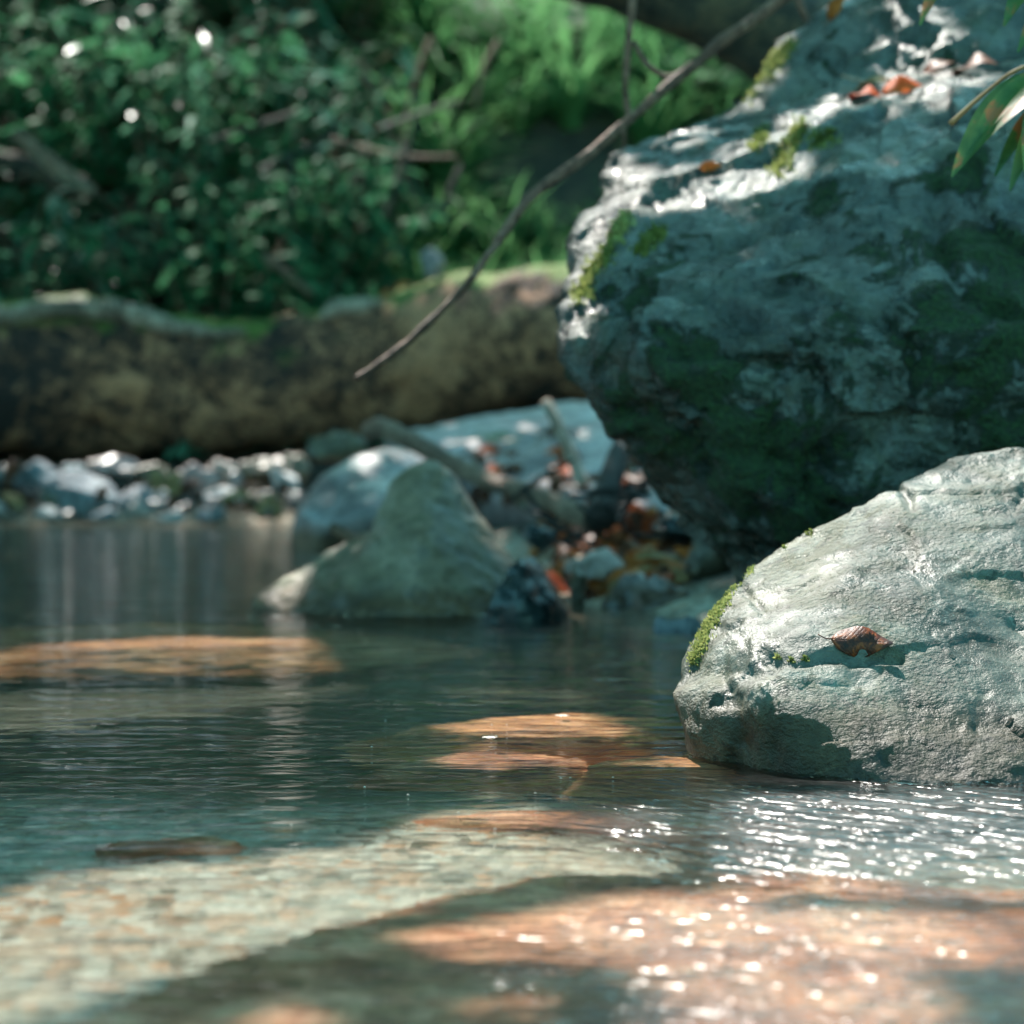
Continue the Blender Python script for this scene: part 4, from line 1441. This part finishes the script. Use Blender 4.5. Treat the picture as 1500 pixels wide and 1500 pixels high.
def shades_patch(Q):
    """True where a leaf at Q would throw its shadow into one of the sunlit patches."""
    out = np.zeros(len(Q), bool)
    ca, sa = math.cos(PITCH), math.sin(PITCH)
    for z0, poly in POLY:
        t = (Q[:, 2] - z0) / s_[2]
        B = Q - s_ * t[:, None]
        y = B[:, 1] + z0 * 1.05                   # refraction brings the bed nearer
        x, z = B[:, 0], np.full(len(Q), 0.0) - CAM_H
        fw = y * ca - z * sa
        up_ = z * ca + y * sa
        fw = np.maximum(fw, 0.2)
        out |= in_poly(750 + F * x / fw, 750 - F * up_ / fw, poly)
    return out


def leaves(n, x0, x1, y0, y1, l0, l1, t0, t1, keep):
    bx = rng.uniform(x0, x1, n)
    by = rng.uniform(y0, y1, n)
    Q = np.stack([bx, by, np.maximum(terrain(bx, by), 0)], -1)
    Q = Q + s_ * (rng.uniform(t0, t1, n) + np.where(by > 11, 1.0, 0))[:, None]
    L = rng.uniform(l0, l1, n)
    ok = clear(Q, l0 * 0.33) & keep(bx, by)
    e = l0 * 0.28
    for dx, dy in ((0, 0), (e, 0), (-e, 0), (0, e * 1.2), (0, -e * 1.2)):
        ok &= ~shades_patch(Q + np.array([dx, dy, 0]))
    # leaves cut away over the right bank so sky glints on the water
    v = Q - np.array([0.4, 2.5, 0.0])
    az = np.degrees(np.arctan2(v[:, 0], v[:, 1]))
    el = np.degrees(np.arctan2(v[:, 2], np.hypot(v[:, 0], v[:, 1])))
    ok &= ~((az > 1) & (az < 16) & (el > 18) & (el < 60))
    return Q[ok], L[ok]


near = lambda bx, by: (by < 5.2) & (bx > -1.6) & (bx < 2.2)
Q1, L1 = leaves(52000, -1.6, 2.2, 0.5, 5.2, 0.07, 0.11, 4.4, 6.2, lambda bx, by: np.ones(len(bx), bool))
Q2, L2 = leaves(76000, -4.2, 3.6, 0.5, 16.0, 0.13, 0.20, 4.6, 7.0,
                lambda bx, by: ~near(bx, by) & ((by < 10.4) | (rng.random(len(bx)) < np.where(bx < -0.7, 0.5, 0.10))))
Q = np.concatenate([Q1, Q2])
nQ = len(Q)
Lf = np.concatenate([L1, L2])
dv = rng.normal(size=(nQ, 3)) * np.array([1, 1, 0.35])
dv /= np.linalg.norm(dv, axis=1)[:, None]
nr = rng.normal(size=(nQ, 3)) * 0.45 + s_
sd = np.cross(dv, nr)
sd /= np.linalg.norm(sd, axis=1)[:, None]
wd = Lf * 0.27
V = np.stack([Q - dv * Lf[:, None] / 2, Q - sd * wd[:, None], Q + dv * Lf[:, None] / 2, Q + sd * wd[:, None]], 1)
tree_x = np.where(Q[:, 1] < 9.5, 0, 1)
trees = [((-4.4, 7.0), "unseen tree over the stream from the left bank, its crown shaped to cast the dappled shade"), ((-5.0, 15.5), "unseen tree on the slope above the log, its crown shaped to cast the dappled shade")]
for k, ((tx, ty), lab) in enumerate(trees):
    g0 = tz(tx, ty)
    root = empty("unseen_shade_tree", (tx, ty, g0), lab, "tree")
    bs = np.array([tx, ty, g0])
    sel = V[tree_x == k]
    fc = np.arange(len(sel) * 4).reshape(-1, 4)
    mesh_obj("crown", sel.reshape(-1, 3) - bs, fc, M['canopy'], root, smooth=False)
    cz = Q[tree_x == k].mean(0)
    top = Vector((tx + 0.5, ty + 0.1, cz[2] + 0.6))
    pr = [tube([(0, 0, -0.3), (0.1, 0, 1.2), (0.25, 0.05, 2.8), tuple(top - Vector(bs))], [0.24, 0.19, 0.16, 0.08], seg=16, noise_amp=0.1, noise_f=4)]
    rq = random.Random(k)
    mesh_obj("trunk", pr[0][0], pr[0][1], M['log_dark'], root)
    for j in range(7):
        st = Vector((0.25, 0.05, 2.8 + 0.2 * j))
        for _ in range(60):
            e = Q[tree_x == k][rq.randrange(int((tree_x == k).sum()))]
            en = Vector(e - bs)
            mid = (st + en) / 2 + Vector((0, 0, 0.5))
            ln = [st * (1 - u) ** 2 + mid * 2 * u * (1 - u) + en * u * u for u in np.linspace(0, 1, 40)]
            ln = np.array([tuple(q) for q in ln]) + bs
            if not shades_patch(ln).any() and clear(ln, 0.06).all():
                break
        else:
            continue
        v, f = tube([st, mid, en], [0.06, 0.04, 0.012], seg=8, noise_amp=0.1, noise_f=5)
        mesh_obj("limb", v, f, M['log_dark'], root)
print("verts", sum(len(o.data.vertices) for o in COL.objects if o.type == 'MESH'), "leaves", nQ)
